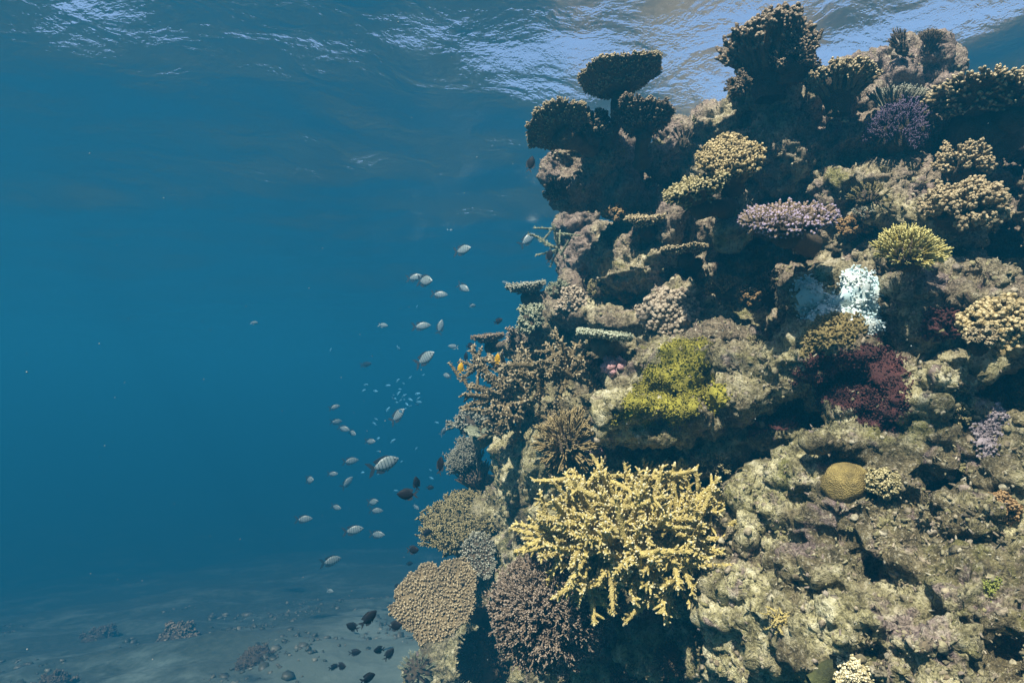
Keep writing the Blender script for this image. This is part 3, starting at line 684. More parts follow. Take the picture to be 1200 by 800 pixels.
def crust(name, poly, mat, label, cat, thick=.012, nod=0, nr=(.004, .009), wob=10, seed=3, tmpl=None, stretch=1.0, group=None, part='nodules', dmax=None):
    idx, ed = region(poly, wob, seed, dmax)
    if len(idx) < 20: print('EMPTY crust', label); return
    m = np.full(len(RV), -1); m[idx] = np.arange(len(idx)); E = []
    for f in RF:
        g_ = m[f]; g_ = g_[(g_ >= 0).all(1)]
        for q in range(f.shape[1]): E.append(g_[:, [q, (q + 1) % f.shape[1]]])
    E = np.concatenate(E); lb = np.arange(len(idx))
    for _ in range(400):
        o_ = lb.copy(); mn = np.minimum(lb[E[:, 0]], lb[E[:, 1]]); np.minimum.at(lb, E[:, 0], mn); np.minimum.at(lb, E[:, 1], mn); lb = lb[lb]
        if (lb == o_).all(): break
    u_, cn = np.unique(lb, return_counts=True); kp = lb == u_[cn.argmax()]; idx, ed = idx[kp], ed[kp]   # one continuous patch
    c = RV[idx].mean(0); t = empty(name, Vector(c), label, cat, group)
    m = np.full(len(RV), -1); m[idx] = np.arange(len(idx)); F = []
    for f in RF:
        k = (m[f] >= 0).all(1); F.append(m[f[k]])
    e = np.clip(ed / 9, 0, 1)
    V = RV[idx] + RN[idx] * (thick * (e ** .5) * (1 + .5 * vnoise(RV[idx] * 45, seed)) - .003)[:, None] - c
    link('crust', mesh_np(name, V, F, mat, {'tip': .3 + .3 * vnoise(RV[idx] * 60, 3), 'rnd': np.clip(.5 + .5 * vnoise(RV[idx] * 20, 5), 0, 1)}), t)
    if nod:
        s = rng.choice(len(idx), nod); a = Acc(); D = RN[idx][s] + rng.normal(size=(nod, 3)) * .5 + np.array([0, 0, .2])
        rr = rng.uniform(*nr, nod); a.fingers(V[s] + rng.normal(size=(nod, 3)) * .004, D, rr * stretch, rr, tmpl or NODS[0])
        tag(link(part, a.mesh(part, mat), t), kind='stuff')
    return t
# ------------------------------------------------------------------ colonies
def nrm(*v): v = np.array(v, float); return v / np.linalg.norm(v)
def dep(px, py, default=2.0):
    ds = [hit(px + dx, py + dy)[2] for dx in (-6, 0, 6) for dy in (-6, 0, 6)]
    ds = [d for d in ds if d is not None and d < 4.5]
    return float(np.median(ds)) if ds else default
def BU(cx, cy, hx, hy, style, mat, label, D=None, off=.35, axis=(0, -.35, .9), hk=1.25, **kw):
    if D is None: D = dep(cx, cy); D -= off * size(hx, D)
    else: D = recede(cx, D)
    return bush(at(cx, cy, D), size(hx, D), nrm(*axis), style, mat, label, h=size(hy, D) * hk, **kw)
def PL(cx, cy, hx, mat, label, D=None, U=(0, 0, 1), st=None, stD=None, off=.6, **kw):
    if D is None: D = dep(cx, cy); D -= off * size(hx, D)
    else: stD = recede(cx, stD) if stD else stD; D = recede(cx, D)
    s = None
    if st: s = at(st[0], st[1], stD if stD else D + .03)
    return plate(at(cx, cy, D), nrm(*U), size(hx, D), mat, label, stalk=s, **kw)
TOPG = 'table corals on the reef'; BUG = 'bushy corals on the reef'
# --- skyline, from the left
PL(727, 98, 55, 'tan', 'umbrella shaped table coral on a bent stem, topmost on the left skyline', D=2.15, U=(-.12, -.08, 1), st=(712, 165), stD=2.22, seed=2, thick=.16, stalk_r=.16, under='brown', flen=.012, frad=.003, spacing=.010, aspect=.85, cup=.22, lobes=.12)
PL(655, 150, 38, 'tan', 'round dark table coral overhanging at the left corner of the reef top', D=2.15, U=(-.25, .42, 1), st=(695, 175), stD=2.3, seed=4, thick=.2, stalk_r=.3, under='brown', flen=.013, frad=.003, spacing=.010, cup=.1, aspect=.9)
BU(690, 142, 30, 22, 'chunky', 'darkbrown', 'dark bushy coral between the round table coral and the bent stem', D=2.22, n=30, hk=1.3)
PL(755, 143, 38, 'brown', 'small pinkish table coral right of the bent stem, with a notched edge', D=2.1, U=(.1, .12, 1), st=(752, 190), stD=2.18, seed=7, thick=.35, stalk_r=.22, flen=.013, frad=.003, spacing=.010, cup=.3, aspect=.8, lobes=.3)
BU(800, 158, 16, 20, 'finger', 'darkbrown', 'sparse dark finger coral sticking up beside the pink ridge', D=2.1, n=12, axis=(-.15, -.2, 1), core=.3, cap=60)
BU(645, 222, 17, 16, 'chunky', 'brown', 'little brown coral jutting left under the dark overhang', D=2.28, n=22, axis=(-1, -.3, .15))
BU(898, 68, 58, 32, 'chunky', 'brown', 'large dark brown bushy coral crowning the thick dark column', D=1.95, n=80, flat=True, axis=(-.05, -.1, 1), hk=1.9, wide=.8, group=BUG)
BU(925, 62, 36, 26, 'chunky', 'brown', 'second lobe of brown bush leaning right on the dark column top', D=1.9, n=40, axis=(.1, -.3, 1), group=BUG)
BU(862, 98, 20, 12, 'chunky', 'brown', 'short brown side shoot low on the left of the dark column', D=1.92, n=16, axis=(-1, -.3, .3))
BU(985, 102, 44, 22, 'chunky', 'tan', 'tan stubby bush coral right of the dark column', D=1.85, n=60, flat=True, axis=(.05, -.2, 1), hk=1.8, wide=.8, group=BUG)
BU(952, 90, 12, 10, 'chunky', 'tan', 'tiny tan sprig on the gap between brown and tan bushes', D=1.9, n=14)
BU(1055, 142, 36, 32, 'fine', 'purple', 'deep purple bushy coral below the skyline tower', D=1.8, n=60, axis=(0, -.5, .9), hk=1.2, group=BUG)
BU(1052, 118, 34, 14, 'finger', 'grey', 'greyish spiky rim of coral on top of the purple bush', D=1.84, n=30, flat=True, hk=2.0, core=.4)
BU(1052, 48, 17, 20, 'finger', 'brown', 'fan of thin brown spikes on the tallest rock tower', D=2.05, n=26, axis=(-.45, -.1, .9), wide=.5, cap=60, core=.35)
BU(1091, 46, 13, 9, 'fine', 'brown', 'small flat brown tuft capping the right horn of the tower', D=2.05, n=26, flat=True, hk=2.2, core=.4)
PL(1142, 112, 50, 'tan', 'broad tan table coral on a dark base at the right skyline', D=1.72, U=(-.04, -.16, 1), st=(1150, 165), stD=1.78, seed=11, thick=.6, stalk_r=.5, flen=.030, frad=.0045, spacing=.014, cup=.12, aspect=.8, lobes=.25, fmode=.6)
PL(1190, 112, 30, 'tan', 'tan table coral lobe touching the right edge near the top', D=1.66, U=(.1, -.14, 1), st=(1185, 160), stD=1.74, seed=12, thick=.6, stalk_r=.5, flen=.028, frad=.0045, spacing=.014)
# --- upper wall
BU(858, 194, 42, 26, 'chunky', 'gold', 'golden bushy coral with bright stubby fingers under the ridge', D=1.82, n=80, flat=True, axis=(-.3, -.75, .85), hk=1.7, wide=.8, core=.8)
PL(815, 222, 38, 'olive', 'drooping brown table coral left of and under the golden one', D=1.8, U=(-.4, -.35, 1), st=(850, 245), stD=1.95, seed=16, thick=.5, stalk_r=.3, flen=.024, frad=.004, spacing=.012, aspect=.8)
PL(921, 258, 63, 'purpletip', 'tilted plate coral with violet tipped branchlets over the dark hollow', D=1.55, U=(-.22, -.42, 1), st=(945, 285), stD=1.85, seed=18, thick=.10, stalk_r=.22, flen=.028, frad=.0042, spacing=.0125, cup=.04, aspect=.62, lobes=.1, fmode=.35)
BU(1067, 285, 40, 27, 'finger', 'lime', 'bright lime yellow finger coral on a dark pedestal', D=1.42, n=120, axis=(0, -.6, .85), hk=1.3, core=.5, cap=100, name='finger_coral')
BU(1130, 232, 46, 32, 'soft', 'soft', 'tan colony of fat rounded fingers on the right wall', D=1.55, n=60, axis=(0, -.45, .9), hk=1.2, core=.55, name='finger_coral')
BU(1132, 182, 32, 24, 'soft', 'soft', 'smaller group of tan rounded fingers below the broad table coral', D=1.68, n=34, axis=(0, -.4, .9), core=.55, name='finger_coral')
BU(1172, 372, 36, 30, 'knob', 'gold', 'knobbly yellow brown coral at the right edge', D=1.3, n=48, axis=(-.1, -.6, .75), name='knobby_coral')
BU(1150, 392, 16, 18, 'knob', 'tan', 'small brown knobbly clump left of the right edge coral', D=1.28, n=18, name='knobby_coral')
BU(1022, 225, 26, 15, 'finger', 'olive', 'low olive finger coral on the ledge above the lime coral', n=34, off=.5, axis=(0, -.5, .9), core=.5)
BU(1000, 262, 18, 14, 'knob', 'orange', 'orange brown lumpy coral at the right end of the violet plate', n=20, off=.4, name='knobby_coral')
BU(1012, 248, 14, 8, 'chunky', 'grey', 'tiny grey button coral above the orange lumps', n=14, off=.5)
PL(757, 257, 22, 'tan', 'small tan plate coral on the knobbly rock left of centre', U=(-.1, -.35, 1), st=(762, 275), seed=21, thick=.3, stalk_r=.4, flen=.016, spacing=.011, off=.5)
PL(802, 293, 37, 'tan', 'thin shelf coral with pale rim over a dark slot', U=(-.05, -.10, 1), st=(812, 312), seed=22, thick=.06, stalk_r=.25, flen=.011, spacing=.010, aspect=.7, off=.9, cup=.03)
BU(852, 333, 24, 14, 'chunky', 'orange', 'rusty orange bush coral in the shade of the hollow', D=1.95, n=26, hk=1.3)
BU(878, 345, 12, 12, 'knob', 'orange', 'small rusty clump just right of the rusty bush', D=1.92, n=14, name='knobby_coral')
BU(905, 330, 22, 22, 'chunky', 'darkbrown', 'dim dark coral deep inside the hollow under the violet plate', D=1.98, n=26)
BU(785, 362, 34, 24, 'knob', 'pinkbrown', 'pinkish cauliflower coral above the long grey plate', n=52, off=.3, axis=(0, -.6, .8), name='cauliflower_coral')
BU(755, 366, 18, 16, 'knob', 'pinkbrown', 'smaller cauliflower coral joined on the left of the pinkish one', n=24, off=.3, name='cauliflower_coral')
PL(708, 392, 60, 'greygreen', 'long thin grey green plate coral with a light sandy rim', D=1.98, U=(.12, -.12, 1), st=(720, 408), stD=2.15, seed=25, thick=.06, stalk_r=.2, flen=.010, frad=.0035, spacing=.010, cup=.02, aspect=.5, lobes=.12, under='grey')
# --- left shoulder
PL(617, 337, 23, 'grey', 'small grey table coral alone at the left shoulder', D=2.6, U=(-.1, -.2, 1), st=(640, 350), stD=2.7, seed=27, thick=.3, stalk_r=.4, flen=.022, spacing=.014, aspect=.8)
BU(626, 368, 25, 22, 'chunky', 'greygreen', 'grey green bush coral below the lone grey table', D=2.5, n=34, axis=(-.3, -.3, .9), group=BUG)
BU(655, 336, 16, 12, 'chunky', 'greygreen', 'small grey green tuft right of the lone grey table', D=2.55, n=20)
BU(672, 352, 20, 18, 'knob', 'pinkbrown', 'pale pinkish knob coral on the bright slope', D=2.4, n=26, name='knobby_coral')
BU(602, 392, 14, 20, 'chunky', 'pinkbrown', 'pinkish finger tuft at the root of the pointed plate', D=2.5, n=18, axis=(-.5, -.3, .8))
PL(572, 396, 24, 'brown', 'pointed brown plate coral sticking out to the left', D=2.5, U=(-.1, -.12, 1), st=(605, 405), stD=2.6, seed=29, thick=.25, stalk_r=.3, flen=.012, frad=.004, spacing=.012, aspect=.6, lobes=.3)
BU(700, 335, 14, 10, 'chunky', 'olive', 'small olive tuft on the top of the bright slope', n=14, off=.4)
BU(735, 345, 14, 9, 'fine', 'orange', 'small golden crust coral among the mid rocks', n=14, off=.4)
BU(722, 247, 16, 9, 'knob', 'orange', 'low orange speckled lump under the dark overhang', n=14, off=.4, name='knobby_coral')
# brown staghorns
staghorn(at(618, 470, 2.65), (.30, .22, .24), 'brown staghorn with thick branches reaching left into open water', 'stag', n_main=28, th=1.35, levels=1, seglen=.145, axis=(-.9, -.4, .35), group='brown staghorn corals', cap=85)
staghorn(at(560, 430, 2.95), (.12, .12, .12), 'cluster of pale tipped brown branches at the upper left of the staghorns', 'stag', n_main=12, th=1.5, levels=1, seglen=.09, axis=(-.4, -.4, .8), group='brown staghorn corals')
staghorn(at(665, 440, 2.1), (.2, .15, .15), 'open dark brown staghorn under the long grey plate', 'stag', n_main=18, th=1.1, levels=1, seglen=.12, axis=(-.3, -.5, .6), group='brown staghorn corals')
staghorn(at(645, 492, 2.08), (.07, .08, .07), 'little pale tipped staghorn sprig above the olive bush', 'stag', n_main=8, th=1.4, levels=1, seglen=.06, axis=(.1, -.6, .8), group='brown staghorn corals')
BU(662, 512, 42, 26, 'finger', 'gold', 'tan yellow bushy coral with thin pointed fingers left of the yellow crust', D=1.95, n=120, axis=(-.15, -.7, .6), core=.5, hk=1.3, cap=105)
BU(552, 490, 26, 15, 'chunky', 'grey', 'dull grey bush peeking out behind the brown staghorn', D=2.75, n=26, group=BUG)
PL(562, 506, 34, 'greygreen', 'thin pale green plate edge below the brown staghorn', D=2.5, U=(.15, -.1, 1), st=(590, 515), stD=2.6, seed=31, thick=.08, stalk_r=.25, flen=.004, frad=.003, spacing=.011, cup=.05, aspect=.5, under='greygreen')
BU(548, 538, 28, 14, 'fine', 'grey', 'grey feathery coral ledge poking left above a brown one', D=2.6, n=40, flat=True, hk=2.4, axis=(-.45, -.45, .85))
BU(556, 560, 22, 12, 'finger', 'brown', 'brown ledge coral just under the grey feathery one', D=2.6, n=36, flat=True, hk=2.2, axis=(-.3, -.3, .9))
BU(562, 598, 36, 22, 'fine', 'olive', 'domed olive coral rising behind the dark bushy ledge', D=2.6, n=60, axis=(-.2, -.4, .9), group=BUG)
BU(540, 622, 46, 26, 'fine', 'olive', 'wide dark bushy ledge coral pointing left', D=2.45, n=120, flat=True, hk=2.0, axis=(-.15, -.5, .85), group=BUG)
PL(561, 652, 29, 'grey', 'small grey fan shaped plate beneath the bushy ledge', D=2.25, U=(.1, -.75, .8), st=(575, 668), stD=2.35, seed=33, thick=.1, stalk_r=.3, flen=.018, frad=.0042, spacing=.012, aspect=.6, lobes=.2)
BU(530, 668, 20, 16, 'fine', 'olive', 'dim olive tuft behind the big tan plate', D=2.6, n=24)
PL(510, 702, 50, 'tan', 'big tan plate coral with ragged left edge facing the viewer', D=2.05, U=(-.12, -.62, .78), st=(566, 722), stD=2.3, seed=35, thick=.08, stalk_r=.2, flen=.017, frad=.0042, spacing=.0115, cup=.06, aspect=.92, lobes=.2, fmode=.4, under='tan')
BU(636, 712, 70, 66, 'fine', 'mauve', 'large round mauve brown bush coral beneath the yellow staghorn', D=1.70, n=210, axis=(-.35, -.8, .35), hk=1.0, cap=125, core=.66, group=BUG, coremat='brown')
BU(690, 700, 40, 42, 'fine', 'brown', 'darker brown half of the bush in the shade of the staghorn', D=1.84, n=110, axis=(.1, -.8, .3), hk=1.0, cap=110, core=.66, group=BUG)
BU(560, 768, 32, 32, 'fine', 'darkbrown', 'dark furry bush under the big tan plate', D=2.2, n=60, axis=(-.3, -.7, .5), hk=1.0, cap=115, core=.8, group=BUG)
BU(488, 780, 24, 14, 'finger', 'greygreen', 'pale hazy coral tuft at the foot of the reef', D=2.9, n=30)
# the big yellow staghorn
staghorn(at(742, 628, 1.74), (.36, .26, .20), 'large bright yellow staghorn coral thicket with white tips, low in the middle', 'yellow', n_main=72, th=1.12, levels=2, seglen=.118, axis=(0, -.85, .35), cap=100)
staghorn(at(910, 725, 1.3), (.032, .03, .032), 'tiny yellow branching coral alone on the bare rock', 'yellow', n_main=9, th=1.6, levels=1, seglen=.022, axis=(0, -.9, .3))
staghorn(at(655, 292, 3.0), (.16, .1, .14), 'thin hazy branching coral on the far rock behind the shoulder', 'greygreen', n_main=9, th=.8, levels=1, seglen=.10, axis=(-1, -.2, .1))
# --- lower wall
def ball():
    D = min(1.45, dep(990, 568) - .008); c = at(990, 568, D); t = empty('ball_coral', Vector(c), 'smooth round olive brown ball coral hanging over a shadow', 'coral')
    V, F = ICO4; r = size(26, D); d = 1 + .22 * fbm(V * 1.5 + 3, 2, 5) + .015 * fbm(V * 9, 2, 6)
    m, tt, b = new_mat('ball_coral'); g = tt.nodes.new('ShaderNodeNewGeometry').outputs['Position']
    c_ = ramp(tt, noise(tt, g, 34, 5, .65), [(.3, (.08, .06, .018)), (.6, (.27, .205, .06)), (.75, (.38, .31, .11))])
    tt.links.new(c_, b.inputs['Base Color']); b.inputs['Roughness'].default_value = .75
    vo = tt.nodes.new('ShaderNodeTexVoronoi'); vo.inputs['Scale'].default_value = 330; tt.links.new(g, vo.inputs['Vector']); bump(tt, b, vo.outputs['Distance'], .8, .004)
    link('head', mesh_np('head', V * d[:, None] * r * [1, 1, .95], F, m), t)
    dv = np.array(ray(990, 574)); a = Acc(); a.tube([dv * .02, dv * .08, dv * .16], [r * .7, r * .6, r * .8], 12, (0, 0), rough=.1); link('foot', a.mesh('foot', M['olive']), t)
ball()
BU(1038, 565, 18, 14, 'knob', 'olive', 'small olive nubby clump right of the ball coral', n=26, off=.2, axis=(0, -.8, .5), name='knobby_coral')
BU(1178, 592, 17, 18, 'knob', 'orange', 'orange brown rosette coral at the lower right edge', n=26, off=.25, axis=(0, -.85, .4), name='knobby_coral')
BU(1120, 482, 18, 16, 'chunky', 'olive', 'small ochre tuft beside the pointed rock', n=26, off=.3, axis=(-.2, -.8, .5))
BU(838, 540, 20, 14, 'chunky', 'olive', 'small pale green tuft in the shade right of the overhang', n=20, off=.3)
BU(975, 398, 10, 7, 'chunky', 'olive', 'low olive tuft on the mound under the white sponge', n=10, off=.2)
BU(1002, 792, 22, 12, 'knob', 'cream', 'pale beaded coral beside the dark green cleft at the bottom', n=30, off=.4, axis=(0, -.8, .5), name='knobby_coral')
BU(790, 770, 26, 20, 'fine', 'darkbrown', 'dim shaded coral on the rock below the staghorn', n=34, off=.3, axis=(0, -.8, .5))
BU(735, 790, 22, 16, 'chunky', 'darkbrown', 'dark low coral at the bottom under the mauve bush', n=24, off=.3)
BU(890, 398, 13, 10, 'chunky', 'olive', 'tiny yellowish tuft on the rock right of the yellow crust', n=16, off=.3)
BU(1140, 100, 0.1, 0.1, 'knob', 'tan', 'x', D=1.8, n=0) if False else None

# crusts and sponges
def crust_mat(name, a, b_, c=None, scale=30, bs=1.0):
    m, t, b = new_mat(name); g = t.nodes.new('ShaderNodeNewGeometry').outputs['Position']
    n = noise(t, g, scale, 5, .7); col_ = ramp(t, n, [(.34, a), (.60, b_)] + ([(.72, c)] if c else []))
    r = attr(t, 'rnd'); col_ = mix(t, ramp(t, r, [(.2, 0.), (1, .35)]), col_, c or b_)
    t.links.new(col_, b.inputs['Base Color']); b.inputs['Roughness'].default_value = .85
    bump(t, b, noise(t, g, 160, 4, .7), bs, .006); return m
MYEL = crust_mat('yellow_crust', (.11, .10, .014), (.28, .26, .03), (.52, .48, .06), 24)
MRED = crust_mat('red_algae', (.025, .008, .007), (.075, .02, .018), (.15, .05, .042), 50)
MPNK = crust_mat('pink_sponge', (.34, .17, .17), (.58, .36, .36), (.70, .52, .50), 40)
MMOSS = crust_mat('green_flesh', (.02, .024, .006), (.07, .08, .02), (.16, .16, .05), 22)
MFUZ = crust_mat('brown_fuzz', (.13, .10, .03), (.28, .22, .08), (.36, .30, .14), 24)
MLIM = crust_mat('lime_crust', (.18, .22, .04), (.34, .37, .08), None, 40)
MVIO = crust_mat('violet_crust', (.16, .13, .13), (.34, .29, .32), (.46, .42, .42), 60)
def sponge_mat():
    m, t, b = new_mat('white_sponge'); g = t.nodes.new('ShaderNodeNewGeometry').outputs['Position']
    vo = t.nodes.new('ShaderNodeTexVoronoi'); vo.inputs['Scale'].default_value = 95; t.links.new(g, vo.inputs['Vector'])
    holes = ramp(t, vo.outputs['Distance'], [(.10, 0.), (.20, 1.)])
    pick = ramp(t, noise(t, g, 60, 2, .5), [(.45, 1.), (.5, 0.)])
    k = mix(t, pick, holes, (1., 1., 1.))
    base = mix(t, ramp(t, noise(t, g, 20, 4, .6), [(.45, 0.), (.6, 1.)]), (.60, .68, .65), (.44, .60, .62)); base = mix(t, ramp(t, noise(t, g, 70, 4, .7), [(.58, 0.), (.68, .8)]), base, (.20, .19, .13))
    t.links.new(mix(t, k, (.05, .06, .06), base), b.inputs['Base Color']); b.inputs['Roughness'].default_value = .7
    bump(t, b, k, .6, .008); return m
MWHT = sponge_mat()
crust('encrusting_coral', [(722, 470), (738, 452), (770, 425), (770, 405), (808, 398), (838, 412), (836, 450), (824, 486), (800, 492), (775, 484), (752, 498), (724, 494)], MYEL,
      'bright yellow green crust spread over the overhanging ledge', 'coral', .006, 6500, (.001, .0024), 18, 5)
crust('encrusting_coral', [(822, 455), (850, 448), (854, 472), (838, 484), (824, 478)], MYEL, 'small yellow splash of crust right of the big yellow patch', 'coral', .010, 300, (.0018, .0035), 8, 6)
crust('sponge', [(932, 330), (956, 318), (968, 334), (985, 342), (988, 318), (1012, 308), (1034, 322), (1038, 388), (1018, 396), (1004, 376), (975, 370), (942, 378), (930, 360)], MWHT,
      'ice white pitted sponge patch in the middle of the right wall', 'sponge', .007, 1300, (.0015, .0035), 10, 8)
crust('algae', [(938, 420), (990, 412), (1005, 395), (1040, 398), (1070, 430), (1068, 470), (1040, 505), (1000, 490), (975, 480), (940, 455), (925, 440)], MRED,
      'dark red algae carpet beside the deep hollow', 'algae', .005, 6000, (.001, .0025), 26, 9, tmpl=FT_THIN, stretch=2.4, part='tufts')
crust('algae', [(1080, 355), (1112, 360), (1118, 395), (1085, 400)], MRED, 'smaller red algae patch right of the pedestal', 'algae', .008, 300, (.003, .005), 10, 10, tmpl=FT_THIN, stretch=3, part='tufts')
crust('algae', [(865, 475), (925, 478), (940, 500), (880, 510)], MRED, 'thin rusty red fringe on the ceiling of the deep hollow', 'algae', .008, 300, (.003, .005), 10, 11, tmpl=FT_THIN, stretch=3, part='tufts')
crust('algae', [(945, 385), (968, 368), (1005, 372), (1012, 392), (990, 402), (960, 412), (935, 420)], MFUZ, 'brown fuzzy turf on the mound below the white sponge', 'algae', .010, 900, (.0025, .004), 8, 12, tmpl=FT_THIN, stretch=3, part='tufts')
crust('sponge', [(700, 415), (722, 408), (732, 428), (720, 440), (704, 434)], MPNK, 'soft pink sponge lump at the end of the grey plate', 'sponge', .016, 40, (.006, .012), 5, 13)
crust('sponge', [(690, 512), (706, 508), (714, 528), (700, 538), (690, 530)], MPNK, 'pink and peach sponge cluster beside the olive bush', 'sponge', .016, 40, (.006, .011), 5, 14)
crust('sponge', [(1140, 500), (1168, 465), (1180, 500), (1165, 545), (1140, 548)], MVIO, 'lilac grey crust on the rock at the right', 'sponge', .008, 500, (.0012, .003), 12, 15)
crust('algae', [(1140, 690), (1152, 676), (1172, 672), (1168, 692), (1146, 704)], MLIM, 'small lime green smear on the pale lower rock', 'algae', .004, 500, (.0008, .0016), 10, 16)
def clam():
    D = 1.16; t = empty('giant_clam', Vector(at(1000, 790, D)), 'dark green fleshy mantle in a cleft at the bottom edge', 'clam')
    org = np.array(t.location); a = Acc()
    for s, k in ((-1, 0), (1, 1)):
        pts = [np.array(at(948 + 11 * i, 800 - 26 * math.sin(i / 10 * 3.0) - 14 * k * (i > 4) + 5 * math.sin(i * 1.7 + k), D + .02 + .03 * k)) - org for i in range(11)]
        a.tube(pts, [size(9 + 3 * math.sin(i * 1.3 + k), D) for i in range(11)], 10, (0, 1), rough=.08)
    link('mantle', a.mesh('mantle', MMOSS), t)
    V, F = ICO3; d = 1 + .15 * fbm(V * 2, 2, 3); link('shell', mesh_np('shell', V * d[:, None] * [size(48, D), .05, size(24, D)] + [0, .07, -.02], F, M['olive'], {'tip': V[:, 0] * 0, 'rnd': V[:, 0] * 0}), t)
clam()

# --- small growth over the whole face: nodules, turf, little sprigs
def clutter():
    vis = (FACE > -.1) & (VP[:, 1] > .3) & (PXY[:, 0] > 380) & (PXY[:, 0] < 1320) & (PXY[:, 1] > -60) & (PXY[:, 1] < 900)
    idx = np.where(vis)[0]
    wgt = 1 / VP[idx, 1] ** 2 * np.clip(.25 + 1.2 * (fbm(RV[idx] * 7, 3, 77) + .25), .05, 1.2); wgt /= wgt.sum()
    m, t, b = new_mat('rock_growth'); r = attr(t, 'rnd'); g = t.nodes.new('ShaderNodeNewGeometry').outputs['Position']
    c = ramp(t, r, [(0, (.10, .085, .05)), (.18, (.34, .31, .18)), (.36, (.24, .22, .09)), (.52, (.40, .34, .24)), (.64, (.18, .14, .08)), (.76, (.52, .49, .34)), (.88, (.30, .24, .20)), (1, (.16, .16, .07))])
    c = mix(t, ramp(t, noise(t, g, 90, 4, .7), [(.35, .8), (.6, 0.)]), c, (.06, .05, .035)); t.links.new(c, b.inputs['Base Color']); b.inputs['Roughness'].default_value = .95
    bump(t, b, noise(t, g, 200, 3, .7), .8, .004)
    a = Acc(); n = 16000; s = rng.choice(idx, n, p=wgt); D = RN[s] + rng.normal(size=(n, 3)) * .4
    rr = np.clip(rng.lognormal(-5.7, .45, n), .0018, .009); a.fingers(RV[s] + RN[s] * (rr * .1)[:, None], D, rr * rng.uniform(.5, 1.1, n), rr, NODS[0])
    n = 22000; s = rng.choice(idx, n, p=wgt); D = RN[s] + rng.normal(size=(n, 3)) * .7 + [0, 0, .3]
    rr = rng.uniform(.0012, .003, n); a.fingers(RV[s], D, rr * rng.uniform(2.5, 5, n), rr, finger_tmpl(4, ((0, 1), (.7, .7))))
    nc = 620; sc_ = rng.choice(idx, nc, p=wgt); a2 = Acc()
    for i_ in sc_:
        m_ = int(rng.integers(7, 16)); R_ = rng.uniform(.008, .02); dd = rng.normal(size=(m_, 3)) * .6 + RN[i_] + [0, 0, .25]
        a.fingers(np.repeat(RV[i_][None] - RN[i_] * .003, m_, 0), dd, R_ * rng.uniform(.7, 1.2, m_), np.full(m_, R_ * .17), FT_BLUNT if R_ > .013 else FT_KNOB)
        a.rnd[-1][:] = rng.choice([.02, .25, .32, .36, .95, .66]) + rng.uniform(-.02, .02)
    o = link('reef_growth', a.mesh('reef_growth', m)); tag(o, 'nodules, crusts and short turf covering the reef rock', kind='stuff')
clutter()

# ------------------------------------------------------------------ things on the far sea floor
def floor_coral():
    rows = [(60, 790, 5.6), (210, 730, 7.2), (300, 790, 5.8), (120, 700, 8.4)]
    lab = ['low dark coral head on the sand near the bottom left corner', 'dim coral head on the sand left of the middle floor', 'nearest dark coral head, on the sand right of the corner one', 'faint coral head far off on the left floor',
           'small dim coral head on the floor near the reef foot', 'faint distant coral head in the blue haze', 'dim coral head at the left edge of the floor']
    for k, (px, py, D) in enumerate(rows):
        p = at(px, py, D); z = float(seabed_z(np.array([p.x]), np.array([p.y]))[0])
        r = rng.uniform(.16, .30)
        bush((p.x, p.y, z + r * .3), r, nrm(rng.uniform(-.2, .2), -.2, 1), ['chunky', 'knob', 'fine'][k % 3], ['darkbrown', 'darkbrown', 'brown'][k % 3], lab[k], n=22, h=r * .7, name='coral_head', group='coral heads scattered on the sea floor', core=.8)
    m, t, b = new_mat('rubble'); c = ramp(t, attr(t, 'rnd'), [(0, (.03, .035, .02)), (.7, (.08, .08, .055)), (1, (.2, .2, .15))]); t.links.new(c, b.inputs['Base Color'])
    n = 5000; x = rng.uniform(-9, 1.2, n); y = rng.uniform(3.0, 11, n); p = np.stack([x, y, 0 * x], 1)
    ok = fbm(p * .9 + 2, 3, 71) > .12; x, y = x[ok], y[ok]; n = len(x); rr = rng.lognormal(-4.3, .5, n)
    a = Acc(); a.fingers(np.stack([x, y, seabed_z(x, y) + rr * .2], 1), rng.normal(size=(n, 3)) * .4 + [0, 0, 1], rr * .7, rr, NODS[0])
    tag(link('rubble', a.mesh('rubble', m)), 'broken coral rubble strewn over the sand', kind='stuff')
floor_coral()

# ------------------------------------------------------------------ fish
def fish_mats():
    out = {}
    m, t, b = new_mat('silver_striped_fish'); tc = t.nodes.new('ShaderNodeTexCoord'); sp = t.nodes.new('ShaderNodeSeparateXYZ'); t.links.new(tc.outputs['Object'], sp.inputs[0])
    mt = t.nodes.new('ShaderNodeMath'); mt.operation = 'MULTIPLY'; mt.inputs[1].default_value = 62; t.links.new(sp.outputs[0], mt.inputs[0])
    sn = t.nodes.new('ShaderNodeMath'); sn.operation = 'SINE'; t.links.new(mt.outputs[0], sn.inputs[0])
    st = ramp(t, sn.outputs[0], [(.55, 0.), (.85, 1.)])
    c = mix(t, ramp(t, sp.outputs[2], [(.0, 0.), (.12, 1.)]), (.24, .31, .33), (.19, .24, .23)); c = mix(t, st, c, (.07, .10, .11))
    t.links.new(c, b.inputs['Base Color']); b.inputs['Roughness'].default_value = .4; out['silver'] = m
    for n, c in (('dark', (.010, .012, .016)), ('yellow', (.80, .46, .02)), ('blue', (.08, .28, .45)), ('fin', (.03, .04, .05)), ('eye', (.01, .01, .01)), ('pale', (.20, .27, .29)), ('brownfish', (.12, .10, .08))):
        m, t, b = new_mat(n + '_fish'); b.inputs['Base Color'].default_value = (*c, 1); b.inputs['Roughness'].default_value = .6; b.inputs['Specular IOR Level'].default_value = .1
        tn = t.nodes.new('ShaderNodeTexCoord').outputs['Object']; t.links.new(mix(t, ramp(t, noise(t, tn, 14, 3, .6), [(.3, .0), (.7, .35)]), c, tuple(x * .5 for x in c)), b.inputs['Base Color']); out[n] = m
    return out
